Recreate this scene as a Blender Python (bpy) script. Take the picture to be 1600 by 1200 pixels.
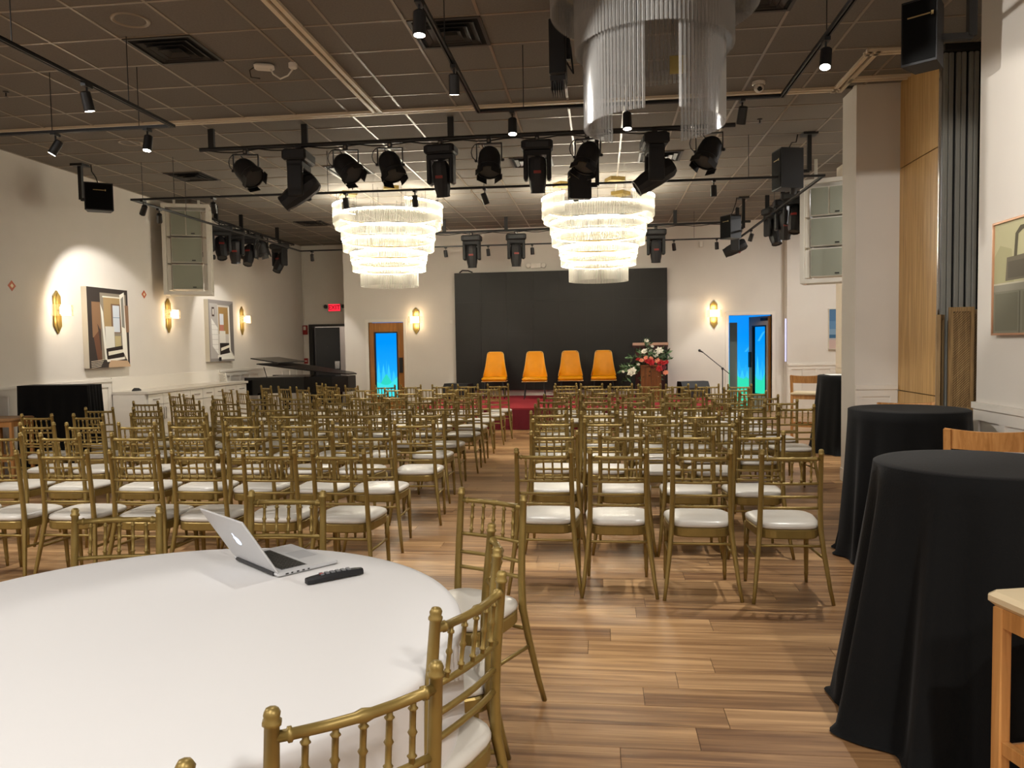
import bpy, math, random
from math import sin, cos, pi, radians as R, sqrt, atan2
from mathutils import Vector, Matrix
random.seed(7)
for o in list(bpy.data.objects): bpy.data.objects.remove(o)
SC = bpy.context.scene
COL = SC.collection

# ------------------------------------------------------------------ camera
F_PX, YAW, PITCH, ROLL, EYE = 1211.74, 0.114265, 0.051386, -0.016317, 1.57
cam = bpy.data.objects.new('camera', bpy.data.cameras.new('camera'))
COL.objects.link(cam)
_f = Vector((-sin(YAW)*cos(PITCH), cos(YAW)*cos(PITCH), -sin(PITCH)))
_r = Vector((cos(YAW), sin(YAW), 0)); _u = _r.cross(_f)
_r2 = cos(ROLL)*_r + sin(ROLL)*_u; _u2 = -sin(ROLL)*_r + cos(ROLL)*_u
cam.matrix_world = Matrix(((_r2.x,_u2.x,-_f.x,0),(_r2.y,_u2.y,-_f.y,0),(_r2.z,_u2.z,-_f.z,EYE),(0,0,0,1)))
cam.data.sensor_fit = 'HORIZONTAL'; cam.data.sensor_width = 36.0
cam.data.lens = F_PX/1600*36.0
cam.data.clip_start = 0.05; cam.data.clip_end = 100
SC.camera = cam

# ------------------------------------------------------------------ world, exposure
w = bpy.data.worlds.new('world'); SC.world = w; w.use_nodes = True
w.node_tree.nodes['Background'].inputs[0].default_value = (0.9, 0.93, 1, 1)
w.node_tree.nodes['Background'].inputs[1].default_value = 0.02
SC.view_settings.view_transform = 'Standard'
SC.view_settings.look = 'None'
SC.view_settings.gamma = 1
SC.view_settings.use_curve_mapping = False
SC.view_settings.exposure = 0.2
SC.cycles.use_denoising = True
SC.cycles.max_bounces = 7; SC.cycles.diffuse_bounces = 4; SC.cycles.glossy_bounces = 3
SC.cycles.transmission_bounces = 5; SC.cycles.transparent_max_bounces = 10
SC.cycles.caustics_reflective = False; SC.cycles.caustics_refractive = False
SC.cycles.sample_clamp_indirect = 4.0
SPOT_W = 190.0
HEAD_COL = (1.0, 0.955, 0.89)
FILL_W = 95.0            # unseen ceiling lamps, most added behind the camera for fill
LED_STRENGTH = 42.0     # chandelier strips

# ------------------------------------------------------------------ helpers
def lin(h):
    h = h.lstrip('#'); c = [int(h[i:i+2],16)/255 for i in (0,2,4)]
    return tuple(x/12.92 if x <= .04045 else ((x+.055)/1.055)**2.4 for x in c)
MATS = {}
def mat(name, col, rough=.5, metal=0, spec=.5, emit=None, es=0, sheen=0, noise=0, nscale=20, bump=0, bscale=60, coat=0, stretch=None):
    if name in MATS: return MATS[name]
    m = bpy.data.materials.new(name); m.use_nodes = True
    nt = m.node_tree; b = nt.nodes['Principled BSDF']
    c = lin(col) if isinstance(col, str) else col
    b.inputs['Base Color'].default_value = (*c,1); b.inputs['Roughness'].default_value = rough
    b.inputs['Metallic'].default_value = metal; b.inputs['Specular IOR Level'].default_value = spec
    if coat: b.inputs['Coat Weight'].default_value = coat
    if sheen: b.inputs['Sheen Weight'].default_value = sheen; b.inputs['Sheen Roughness'].default_value = .5
    if emit:
        e = lin(emit) if isinstance(emit, str) else emit
        b.inputs['Emission Color'].default_value = (*e,1); b.inputs['Emission Strength'].default_value = es
    if noise or bump:
        tc = nt.nodes.new('ShaderNodeTexCoord'); mp = nt.nodes.new('ShaderNodeMapping')
        nt.links.new(tc.outputs['Object'], mp.inputs[0])
        if stretch: mp.inputs['Scale'].default_value = stretch
    if noise:
        n = nt.nodes.new('ShaderNodeTexNoise'); n.inputs['Scale'].default_value = nscale; n.inputs['Detail'].default_value = 4
        nt.links.new(mp.outputs[0], n.inputs['Vector'])
        rp = nt.nodes.new('ShaderNodeMapRange'); rp.inputs[1].default_value=.3; rp.inputs[2].default_value=.7
        rp.inputs[3].default_value = 1-noise; rp.inputs[4].default_value = 1+noise
        nt.links.new(n.outputs['Fac'], rp.inputs[0])
        vm = nt.nodes.new('ShaderNodeVectorMath'); vm.operation='SCALE'; vm.inputs[0].default_value = c
        nt.links.new(rp.outputs[0], vm.inputs['Scale']); nt.links.new(vm.outputs[0], b.inputs['Base Color'])
    if bump:
        n2 = nt.nodes.new('ShaderNodeTexNoise'); n2.inputs['Scale'].default_value = bscale; n2.inputs['Detail'].default_value = 3
        nt.links.new(mp.outputs[0], n2.inputs['Vector'])
        bp = nt.nodes.new('ShaderNodeBump'); bp.inputs['Strength'].default_value = bump; bp.inputs['Distance'].default_value=.01
        nt.links.new(n2.outputs['Fac'], bp.inputs['Height']); nt.links.new(bp.outputs[0], b.inputs['Normal'])
    MATS[name] = m; return m

class MB:
    def __init__(s): s.v=[]; s.f=[]; s.c=[]
    def add(s, vs, fs, col=None):
        n=len(s.v); s.v += [tuple(p) for p in vs]; s.f += [tuple(n+i for i in f) for f in fs]; s.c += [col]*len(fs); return s
    def box(s, x0,x1,y0,y1,z0,z1, M=None, col=None, bev=0):
        if bev:
            b=bev; pts=[]
            ring=lambda x0,x1,y0,y1,z:[(x0+b,y0,z),(x1-b,y0,z),(x1,y0+b,z),(x1,y1-b,z),(x1-b,y1,z),(x0+b,y1,z),(x0,y1-b,z),(x0,y0+b,z)]
            L=[ring(x0+b,x1-b,y0+b,y1-b,z0),ring(x0,x1,y0,y1,z0+b),ring(x0,x1,y0,y1,z1-b),ring(x0+b,x1-b,y0+b,y1-b,z1)]
            for l in L: pts+=l
            fs=[tuple(range(7,-1,-1)),tuple(range(24,32))]
            for k in range(3):
                for i in range(8): fs.append((k*8+i,k*8+(i+1)%8,k*8+8+(i+1)%8,k*8+8+i))
        else:
            pts=[(x0,y0,z0),(x1,y0,z0),(x1,y1,z0),(x0,y1,z0),(x0,y0,z1),(x1,y0,z1),(x1,y1,z1),(x0,y1,z1)]
            fs=[(3,2,1,0),(4,5,6,7),(0,1,5,4),(1,2,6,5),(2,3,7,6),(3,0,4,7)]
        if M: pts=[M@Vector(p) for p in pts]
        return s.add(pts,fs,col)
    def tube(s, pts, rad, n=8, cap=True, closed=False, col=None):
        pts=[Vector(p) for p in pts]; k=len(pts)
        if not isinstance(rad,(list,tuple)): rad=[rad]*k
        V=[]; up=None
        for i,p in enumerate(pts):
            if closed: d=pts[(i+1)%k]-pts[i-1]
            else: d=pts[min(i+1,k-1)]-pts[max(i-1,0)]
            d.normalize()
            if up is None: up = Vector((0,0,1)) if abs(d.z)<.9 else Vector((1,0,0))
            a=d.cross(up)
            if a.length<1e-4: a=d.orthogonal()
            a.normalize(); b=a.cross(d); up=b
            for j in range(n):
                t=2*pi*j/n; V.append(p+rad[i]*(cos(t)*a+sin(t)*b))
        fs=[]
        for i in range(k if closed else k-1):
            i2=(i+1)%k
            for j in range(n): fs.append((i*n+j,i2*n+j,i2*n+(j+1)%n,i*n+(j+1)%n))
        if cap and not closed: fs+= [tuple(range(n)), tuple((k-1)*n+j for j in range(n-1,-1,-1))]
        return s.add(V,fs,col)
    def lathe(s, prof, n=24, M=None, a0=0, a1=2*pi, col=None, rf=None):
        full = abs(a1-a0-2*pi)<1e-6; m=n if full else n+1; V=[]
        for r,z in prof:
            for j in range(m):
                t=a0+(a1-a0)*j/n; k=rf(t,z,r) if rf else r
                V.append(Vector((k*cos(t),k*sin(t),z)))
        if M: V=[M@v for v in V]
        fs=[]
        for i in range(len(prof)-1):
            for j in range(n):
                j2=(j+1)%m; fs.append((i*m+j,i*m+j2,(i+1)*m+j2,(i+1)*m+j))
        return s.add(V,fs,col)
    def prism(s, poly, z0, z1, M=None, col=None):
        n=len(poly); V=[Vector((x,y,z0)) for x,y in poly]+[Vector((x,y,z1)) for x,y in poly]
        if M: V=[M@v for v in V]
        fs=[tuple(range(n-1,-1,-1)),tuple(range(n,2*n))]+[(i,(i+1)%n,n+(i+1)%n,n+i) for i in range(n)]
        return s.add(V,fs,col)
    def ball(s, c, r, n=8, m=6, sc=(1,1,1), col=None):
        V=[];fs=[]
        for i in range(m+1):
            a=pi*i/m
            for j in range(n): t=2*pi*j/n; V.append((c[0]+r*sc[0]*sin(a)*cos(t),c[1]+r*sc[1]*sin(a)*sin(t),c[2]+r*sc[2]*cos(a)))
        for i in range(m):
            for j in range(n): fs.append((i*n+j,(i+1)*n+j,(i+1)*n+(j+1)%n,i*n+(j+1)%n))
        return s.add(V,fs,col)
    def quad(s, a,b,c,d, col=None): return s.add([a,b,c,d],[(0,1,2,3)],col)
    def mesh(s, name, m, smooth=False):
        me=bpy.data.meshes.new(name); me.from_pydata([tuple(v) for v in s.v],[],s.f)
        if smooth: me.polygons.foreach_set('use_smooth',[True]*len(me.polygons))
        if any(s.c):
            at=me.color_attributes.new('tint','FLOAT_COLOR','CORNER'); d=[]
            for p,c in zip(me.polygons,s.c):
                cc=(*(lin(c) if isinstance(c,str) else (c or (1,1,1))),1)
                for _ in range(p.loop_total): d+=cc
            at.data.foreach_set('color',d)
        if m: me.materials.append(m)
        me.update(); return me
    def build(s, name, m, parent=None, smooth=False, auto=None, **kw):
        me=s.mesh(name,m,smooth)
        if auto: me.set_sharp_from_angle(angle=R(auto)) 
        return put(name, me, parent, **kw)
def put(name, me, parent=None, label=None, cat=None, group=None, kind=None, loc=None, rz=None):
    o=bpy.data.objects.new(name,me); COL.objects.link(o)
    if parent: o.parent=parent
    if loc: o.location=loc
    if rz is not None: o.rotation_euler=(0,0,rz)
    tag(o,label,cat,group,kind); return o
def tag(o,label=None,cat=None,group=None,kind=None):
    if label:o['label']=label
    if cat:o['category']=cat
    if group:o['group']=group
    if kind:o['kind']=kind
    return o
def thing(name,label,cat,loc=(0,0,0),rz=0,group=None,kind=None):
    return put(name,None,None,label,cat,group,kind,loc,rz)
def dup(root,loc,rz,label=None,group=None):
    r=root.copy(); COL.objects.link(r); r.location=loc; r.rotation_euler=(0,0,rz)
    if label: r['label']=label
    if group: r['group']=group
    for ch in KIDS[root.name]:
        c=ch.copy(); COL.objects.link(c); c.parent=r
        for g in KIDS.get(ch.name,()):
            d=g.copy(); COL.objects.link(d); d.parent=c
    return r
KIDS={}
def note(root):
    KIDS[root.name]=list(root.children)
    for ch in root.children: KIDS[ch.name]=list(ch.children)
def T(x,y,z,rz=0,rx=0,ry=0): return Matrix.Translation((x,y,z))@Matrix.Rotation(rz,4,'Z')@Matrix.Rotation(ry,4,'Y')@Matrix.Rotation(rx,4,'X')
def bx(*a,**k): return MB().box(*a,**k)
ORD=['first','second','third','fourth','fifth','sixth','seventh','eighth','ninth','tenth','eleventh','twelfth']

def attr_mat(name, rough=.6, spec=.3, emit=0):
    if name in MATS: return MATS[name]
    m=bpy.data.materials.new(name); m.use_nodes=True; nt=m.node_tree; b=nt.nodes['Principled BSDF']
    a=nt.nodes.new('ShaderNodeVertexColor'); a.layer_name='tint'
    if emit:
        b.inputs['Base Color'].default_value=(0.01,.01,.01,1)
        nt.links.new(a.outputs[0],b.inputs['Emission Color']); b.inputs['Emission Strength'].default_value=emit
    else: nt.links.new(a.outputs[0],b.inputs['Base Color'])
    b.inputs['Roughness'].default_value=rough; b.inputs['Specular IOR Level'].default_value=spec
    MATS[name]=m; return m

def wood_mat(name, c0, c1, c2, axis=0, rough=.45, per=True, scale=1.0, spec=.4):
    m=bpy.data.materials.new(name); m.use_nodes=True; nt=m.node_tree; N=nt.nodes; L=nt.links; b=N['Principled BSDF']
    g=N.new('ShaderNodeNewGeometry'); oi=N.new('ShaderNodeObjectInfo')
    ad=N.new('ShaderNodeMath'); ad.operation='ADD'; L.new(g.outputs['Random Per Island'],ad.inputs[0]); L.new(oi.outputs['Random'],ad.inputs[1])
    fr=N.new('ShaderNodeMath'); fr.operation='FRACT'; L.new(ad.outputs[0],fr.inputs[0])
    of=N.new('ShaderNodeMath'); of.operation='MULTIPLY'; of.inputs[1].default_value=53.0 if per else 0; L.new(fr.outputs[0],of.inputs[0])
    cb=N.new('ShaderNodeCombineXYZ'); L.new(of.outputs[0],cb.inputs[0]); L.new(of.outputs[0],cb.inputs[1]); L.new(of.outputs[0],cb.inputs[2])
    tc=N.new('ShaderNodeTexCoord')
    va=N.new('ShaderNodeVectorMath'); va.operation='ADD'; L.new(tc.outputs['Object'],va.inputs[0]); L.new(cb.outputs[0],va.inputs[1])
    mp=N.new('ShaderNodeMapping'); s=[22*scale]*3; s[axis]=.9*scale; mp.inputs['Scale'].default_value=s; L.new(va.outputs[0],mp.inputs[0])
    n=N.new('ShaderNodeTexNoise'); n.inputs['Scale'].default_value=1.0; n.inputs['Detail'].default_value=8; n.inputs['Roughness'].default_value=.6; n.inputs['Distortion'].default_value=.6; L.new(mp.outputs[0],n.inputs['Vector'])
    mx=N.new('ShaderNodeMath'); mx.operation='MULTIPLY_ADD'; mx.inputs[1].default_value=.22 if per else 0.1; L.new(fr.outputs[0],mx.inputs[0])
    sb=N.new('ShaderNodeMath'); sb.operation='SUBTRACT'; sb.inputs[1].default_value=.1 if per else .05; L.new(n.outputs['Fac'],sb.inputs[0]); L.new(sb.outputs[0],mx.inputs[2])
    cr=N.new('ShaderNodeValToRGB'); e=cr.color_ramp.elements
    e[0].position=.30; e[0].color=(*lin(c0),1); e[1].position=.70; e[1].color=(*lin(c2),1); k=e.new(.5); k.color=(*lin(c1),1)
    L.new(mx.outputs[0],cr.inputs[0]); L.new(cr.outputs[0],b.inputs['Base Color'])
    b.inputs['Roughness'].default_value=rough; b.inputs['Specular IOR Level'].default_value=spec
    MATS[name]=m; return m

# ------------------------------------------------------------------ materials
M_WALL=mat('wall_paint','#d8d2c9',.75,spec=.25,noise=.015,nscale=3,bump=.04,bscale=180)
M_WHITE=mat('white_trim_paint','#e0dad0',.45,spec=.4)
M_TILE=mat('dark_ceiling_tile','#7a756f',.9,spec=.15,noise=.08,nscale=60,bump=.1,bscale=200)
M_BAR=mat('ceiling_bar_paint','#8a7d6c',.33,spec=.5)
M_CREAM=mat('cream_metal_trim','#d8cab2',.45)
M_BLK=mat('black_metal','#161617',.45,spec=.5)
M_BLK2=mat('black_plastic','#1d1d1f',.55,spec=.4,bump=.05,bscale=150)
M_DGREY=mat('dark_grey_plastic','#2c2d2f',.5)
M_GOLD=mat('gold_paint','#8f7942',.38,metal=.5,spec=.5,noise=.06,nscale=30)
M_BRASS=mat('brushed_brass','#a08a50',.35,metal=.8)
M_SEAT=mat('white_vinyl','#cac5bb',.32,spec=.5,bump=.06,bscale=25)
M_CLOTHW=mat('white_tablecloth','#d6d4d2',.85,spec=.2,sheen=.15,bump=.05,bscale=9)
M_CLOTHB=mat('black_tablecloth','#0b0b0b',.9,spec=.15,sheen=.05,bump=.15,bscale=120)
M_FLOOR=wood_mat('plank_floor','#69492f','#95714c','#bf986b',0,.36)
M_OAK=wood_mat('oak_veneer','#b58b50','#cca263','#dcb87a',2,.4,False,1.6)
M_STOOL=wood_mat('stool_wood','#a4703a','#b9834a','#c9955a',2,.4,False,2)
M_BROWN=wood_mat('brown_wood','#5a3418','#6f4420','#83542a',2,.4,False,2)
M_SCREENW=wood_mat('carved_wood','#6b5334','#8a6d45','#a08457',2,.6,False,3)
M_CHROME=mat('chrome','#c9c9c9',.15,metal=1)
M_SILVER=mat('aluminium','#cfd0d2',.35,metal=.25)
M_WIRE=mat('steel_wire','#3a3733',.4,metal=.5)
M_LED=mat('chandelier_led','#fff6e0',.5,emit=(1,.92,.74),es=LED_STRENGTH)
M_LENS=mat('spot_lens','#fff4dc',.5,emit=(1,.92,.78),es=28)
M_SCON=mat('sconce_glow','#fff0d0',.5,emit=(1,.84,.56),es=3.2)
M_PIANO=mat('piano_lacquer','#060505',.22,spec=.4)
M_LEATHER=mat('orange_leather','#e29400',.42,spec=.25,noise=.05,nscale=8)
M_PIPING=mat('pale_piping','#dcae60',.4)
M_RED=mat('red_carpet','#96333a',.95,spec=.1,noise=.1,nscale=120)
M_VELVET=mat('crimson_velvet','#6d0f22',.7,spec=.2,sheen=.4)
M_LEDWALL=mat('led_screen','#1f1d1a',.5,spec=.35)
M_PRINT=attr_mat('printed_canvas',.6,.2)
M_MURAL=attr_mat('lit_mural',.5,.2,emit=1.0)
def rods(name, tr, tl, gl, col):
    m=bpy.data.materials.new(name); m.use_nodes=True; nt=m.node_tree; N=nt.nodes; L=nt.links; N.remove(N['Principled BSDF'])
    a=N.new('ShaderNodeBsdfTransparent'); b=N.new('ShaderNodeBsdfTranslucent'); c=N.new('ShaderNodeBsdfGlossy'); d=N.new('ShaderNodeBsdfDiffuse')
    b.inputs[0].default_value=(*lin(col),1); d.inputs[0].default_value=(*lin(col),1); c.inputs['Roughness'].default_value=.12
    x=N.new('ShaderNodeMixShader'); x.inputs[0].default_value=.45; L.new(b.outputs[0],x.inputs[1]); L.new(d.outputs[0],x.inputs[2])
    y=N.new('ShaderNodeMixShader'); y.inputs[0].default_value=gl; L.new(x.outputs[0],y.inputs[1]); L.new(c.outputs[0],y.inputs[2])
    z=N.new('ShaderNodeMixShader'); z.inputs[0].default_value=tr; L.new(y.outputs[0],z.inputs[1]); L.new(a.outputs[0],z.inputs[2])
    L.new(z.outputs[0],N['Material Output'].inputs[0]); MATS[name]=m; return m
M_ROD=rods('glass_rods',.48,.4,.2,'#d9d6cc')
M_RODC=rods('clear_glass_rods',.42,.4,.5,'#c4c3c0')
M_GLASS=mat('clear_glass','#ffffff',.03,spec=.5); M_GLASS.node_tree.nodes['Principled BSDF'].inputs['Transmission Weight'].default_value=1
M_GLASS.node_tree.nodes['Principled BSDF'].inputs['IOR'].default_value=1.02
# ------------------------------------------------------------------ room shell
def struct(name, mb, m, label, parent=None, cat='wall', **k):
    return mb.build(name, m, parent, label=label if not parent else None, cat=cat if not parent else None, kind='structure', **k)
CEIL=4.182
XL,XR,YB=-7.65,3.39,17.5
floor=struct('floor',bx(XL-.2,6.6,-3.7,22.2,-.2,-.004),mat('plank_gap','#3a281a',.7),'warm brown wood plank floor running across the hall',cat='floor')
PW,PL=.18,1.22
pcache={}
def plank_mesh(L):
    k=round(L,3)
    if k not in pcache: pcache[k]=bx(.0012,k-.0012,.0012,PW-.0012,-.012,0).mesh('plank',M_FLOOR)
    return pcache[k]
rest=MB(); npl=0
row=0; y=-3.7
while y<19.4:
    x=XL-random.random()*PL; far = not(1.56<y<8.0)
    while x<6.4:
        a=max(x,XL); b=min(x+PL,6.4); x+=PL
        if b-a<.03: continue
        if far or b<-4.9 or a>3.35: rest.box(a+.0012,b-.0012,y+.0012,y+PW-.0012,-.012,0)
        else:
            if npl<300: put('plank',plank_mesh(b-a),floor,loc=(a,y,0)); npl+=1
            else: rest.box(a+.0012,b-.0012,y+.0012,y+PW-.0012,-.012,0)
    y+=PW
rest.build('plank',M_FLOOR,floor,kind='stuff')

ceil=struct('ceiling',bx(XL-.2,6.6,-3.7,22.2,CEIL+.012,CEIL+.2),mat('ceiling_void','#1c1a18',.9),'dark brown suspended grid ceiling of square tiles',cat='ceiling')
G=.6096
xs=[-5.809+d*G for d in range(-4,22)]
ys1=[5.007+h*G for h in range(-15,6)]; ys2=[9.115+h*G for h in range(-1,18)]
tile=bx(.012,G-.012,.012,G-.012,0,.014).mesh('ceiling_tile',M_TILE)
rest=MB(); nt_=0
def tiles(ya,yb,lo,hi):
    global nt_
    for x0 in xs:
        x1=x0+G; a=max(x0,XL); b=min(x1,6.5)
        if b-a<.05: continue
        y0,y1=max(ya,lo),min(yb,hi)
        if y1-y0<.05: continue
        if b-a>G-.01 and y1-y0>G-.01 and 4.3<y0<14.2 and nt_<298 and x1<3.5:
            put('ceiling_tile',tile,ceil,loc=(x0,y0,CEIL)); nt_+=1
        else: rest.box(a+.012,b-.012,y0+.012,y1-.012,CEIL,CEIL+.014)
for yy in ys1: tiles(yy,yy+G,-3.6,8.53)
for yy in ys2: tiles(yy,yy+G,8.61,19.4)
rest.build('ceiling_tile',M_TILE,ceil,kind='stuff')
for x0 in xs:
    if XL<x0<6.4: bx(x0-.012,x0+.012,-3.6,19.4,CEIL-.006,CEIL+.012).build('ceiling_bar',M_BAR,ceil)
for yy in ys1:
    if yy<8.5: bx(XL,XR,yy-.012,yy+.012,CEIL-.005,CEIL+.012).build('ceiling_bar',M_BAR,ceil)
for yy in ys2:
    if yy>8.6 and yy<19.4: bx(XL,6.4,yy-.012,yy+.012,CEIL-.005,CEIL+.012).build('ceiling_bar',M_BAR,ceil)
def double_trim(n,x0,y0,x1,y1,label):
    d=Vector((x1-x0,y1-y0,0)); L=d.length; M=T(x0,y0,0,atan2(d.y,d.x)); mb=MB()
    for s in (-.055,.015): mb.box(-.03,L+.03,s,s+.04,CEIL-.028,CEIL+.005,M)
    struct(f'trim_{n}',mb,M_CREAM,label,cat='ceiling trim')
double_trim(1,XL,8.57,2.49,8.57,'long cream double ceiling rail across the hall above the lighting pipe')
double_trim(2,-2.43,-3.6,-2.43,8.52,'cream double ceiling rail running toward the camera over the round table')
double_trim(3,2.49,8.62,2.49,7.5,'short cream double ceiling rail beside the square column')
double_trim(4,2.45,7.53,3.3,7.53,'short cream ceiling rail behind the near right loudspeaker')
double_trim(5,2.53,8.28,3.05,8.28,'short cream ceiling rail in front of the column top')

Z0,Z1=-.05,CEIL+.1
struct('wall_left',bx(XL-.2,XL,-3.7,19.6,Z0,Z1),M_WALL,'long beige left wall with wall lamps and two door paintings')
wb=MB(); wb.box(-5.76,-5.33,YB,YB+.14,Z0,Z1).box(-5.33,-4.5,YB,YB+.14,2.12,Z1).box(-4.5,2.8,YB,YB+.14,Z0,Z1).box(2.8,3.72,YB,YB+.14,2.12,Z1).box(3.72,3.98,YB,YB+.14,Z0,Z1)
struct('wall_back',wb,M_WALL,'beige stage end wall around the dark screen')
struct('wall_back_right',bx(3.98,6.5,17.25,17.64,Z0,Z1),M_WALL,'pale wall section right of the open doorway with seascape picture')
rw=MB(); rw.box(-5.9,-5.76,YB,19.6,Z0,Z1)
struct('wall_recess_side',rw,M_WALL,'side of the recess beside the black double door')
rb=MB(); rb.box(XL-.1,-7.49,19.4,19.55,Z0,Z1).box(-7.49,-6.36,19.4,19.55,2.16,Z1).box(-6.36,-5.8,19.4,19.55,Z0,Z1)
struct('wall_recess',rb,M_WALL,'recessed back wall around the black double door')
struct('wall_right',bx(2.70,2.95,-3.7,5.95,Z0,Z1),M_WALL,'near white right wall with white panelled dado')
cm=MB(); cm.box(2.65,3.4,8.49,8.95,Z0,Z1)
struct('wall_column',cm,M_WALL,'beige square column left of the oak panels',cat='column')
struct('wall_right_far',MB().box(6.4,6.6,8.49,17.6,Z0,Z1).box(3.4,6.5,8.6,8.95,Z0,Z1),M_WALL,'side wall of the area behind the column')
struct('wall_pier',bx(3.63,6.4,12.2,12.55,Z0,Z1),mat('cream_paint','#e6dccb',.7),'cream wall pier behind the far black table')
struct('wall_front',bx(XL-.2,XR+.3,-3.85,-3.7,Z0,Z1),M_WALL,'wall behind the camera')
struct('wall_backstage',MB().box(-7.9,6.5,21.0,21.2,Z0,Z1).box(-7.9,-7.7,19.5,21,Z0,Z1).box(-5.76,-5.7,19.5,21,Z0,Z1).box(4.6,4.75,17.64,21,Z0,Z1),M_WALL,'wall of the room behind the doors')
# oak panels on the return beside the column
ow=struct('wall_oak',bx(3.1,3.6,7.545,8.485,Z0,Z1),mat('panel_backing','#3a2c1a',.8),'light oak veneer panels on the return beside the column',cat='wall panel')
for z0,z1 in ((.02,1.02),(1.03,3.3),(3.31,CEIL)): bx(3.08,3.1,7.56,8.485,z0,z1).build('oak_panel',M_OAK,ow)
bx(3.072,3.1,7.53,7.556,.02,CEIL).build('edge_strip',M_CHROME,ow)
# slatted strip
sl=thing('slat_wall','vertical grey slats with black gaps beside the near white wall','slat panel',(0,0,0)); sl['kind']='structure'
bx(3.075,3.45,7.535,7.545,.0,CEIL).build('backing',mat('slat_backing','#050505',.9),sl)
GREY=mat('slat_grey','#7c7b74',.5)
for k in range(4):
    for d in (0,.045):
        x0=3.095+k*.107+d
        if x0<3.43: bx(x0,x0+.040,7.505,7.535,0,CEIL-.06,bev=.006).build('slat',GREY,sl)
bx(3.075,3.45,7.44,7.50,CEIL-.06,CEIL).build('valance',M_BLK,sl)
struct('wall_alcove',MB().box(3.45,3.6,5.95,7.6,Z0,Z1).box(2.95,3.6,5.85,5.95,Z0,Z1),M_WALL,'hidden side of the alcove behind the near right wall')

# dado rails, battens, baseboards
def dado_x(n,X,s,y0,y1,z,step,label):
    t=thing(f'trim_{n}',label,'dado'); t['kind']='structure'
    e=X; f=X+s*.018
    bx(min(e,X+s*.035),max(e,X+s*.035),y0,y1,z-.045,z).build('dado_rail',M_WHITE,t)
    bx(min(e,X+s*.02),max(e,X+s*.02),y0,y1,z-.13,z-.045).build('rail_board',M_WHITE,t)
    bx(min(e,X+s*.02),max(e,X+s*.02),y0,y1,0,.14).build('baseboard',M_WHITE,t)
    bx(min(e,X+s*.006),max(e,X+s*.006),y0,y1,.14,z-.13).build('dado_panel',M_WHITE,t)
    k=int((y1-y0)/step); me=bx(min(0,s*.02),max(0,s*.02),-.04,.04,.14,z-.13).mesh('batten',M_WHITE)
    for i in range(k+1): put('batten',me,t,loc=(X,y0+.04+(y1-y0-.08)*i/k,0))
def dado_y(n,Y,x0,x1,z,step,label):
    t=thing(f'trim_{n}',label,'dado'); t['kind']='structure'
    bx(x0,x1,Y-.035,Y,z-.045,z).build('dado_rail',M_WHITE,t)
    bx(x0,x1,Y-.02,Y,z-.12,z-.045).build('rail_board',M_WHITE,t)
    bx(x0,x1,Y-.02,Y,0,.14).build('baseboard',M_WHITE,t)
    bx(x0,x1,Y-.006,Y,.14,z-.12).build('dado_panel',M_WHITE,t)
    k=max(1,int((x1-x0)/step)); me=bx(-.035,.035,-.02,0,.14,z-.12).mesh('batten',M_WHITE)
    for i in range(k+1): put('batten',me,t,loc=(x0+.035+(x1-x0-.07)*i/k,Y,0))
dado_x(6,XL,1,-3.6,11.36,1.13,.5,'white panelled dado behind the black draped bar, left wall')
dado_x(7,XL,1,14.85,19.38,1.14,.45,'white panelled dado behind the piano, left wall')
dado_x(8,2.70,-1,-3.6,5.95,1.10,.36,'white panelled dado along the near right wall')
dado_y(9,17.25,4.0,6.4,1.05,.3,'white panelled dado below the seascape picture')
dado_y(10,8.49,2.65,3.07,1.08,.36,'white panelled dado on the face of the square column')
dado_y(11,12.2,3.63,5.5,1.06,.5,'white panelled dado on the cream pier')
bx(2.64,2.65,8.49,8.95,0,.14).build('baseboard_column',M_WHITE,label='white skirting on the side of the column',cat='skirting',kind='structure')
tb=MB().box(-5.76,-5.4,YB-.02,YB,0,.14).box(-4.43,2.72,YB-.02,YB,0,.53); 
struct('baseboard_back',tb,M_WHITE,'pale skirting band below the dark stage screen',cat='skirting')

# doors
WD=wood_mat('door_wood','#8a5a26','#a26b30','#b87d3d',2,.4,False,2)
d1=thing('door_1','closed wooden door with tall blue lit glass pane','door',(0,0,0)); d1['kind']='structure'
fr=MB().box(-5.4,-5.33,YB-.025,YB+.14,0,2.19).box(-4.5,-4.43,YB-.025,YB+.14,0,2.19).box(-5.33,-4.5,YB-.025,YB+.14,2.12,2.19)
fr.build('door_frame',M_WHITE,d1)
lf=MB(); y0,y1=YB+.03,YB+.075
lf.box(-5.325,-5.2,y0,y1,.01,2.11).box(-4.66,-4.505,y0,y1,.01,2.11).box(-5.2,-4.66,y0,y1,1.88,2.11).box(-5.2,-4.66,y0,y1,.01,.36)
lf=lf.build('leaf',WD,d1)
MB().box(-5.21,-5.18,y0-.012,y1,.35,1.9).box(-4.68,-4.65,y0-.012,y1,.35,1.9).box(-5.18,-4.68,y0-.012,y1,1.87,1.9).box(-5.18,-4.68,y0-.012,y1,.35,.38).build('glazing_frame',M_BLK,lf)
bx(-5.18,-4.68,y0+.02,y0+.026,.38,1.87).build('pane',M_GLASS,lf)
bx(-4.62,-4.54,y0-.03,y0,.95,1.3).build('push_plate',M_BLK,lf)
d2=thing('door_2','open wooden door with glass pane in the right doorway','door',(0,0,0)); d2['kind']='structure'
MB().box(2.73,2.8,YB-.025,YB+.14,0,2.19).box(3.72,3.79,YB-.025,YB+.14,0,2.19).box(2.8,3.72,YB-.025,YB+.14,2.12,2.19).build('door_frame',M_WHITE,d2)
MD=T(3.70,YB+.1,0,R(180-71)); lf=MB()
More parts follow.
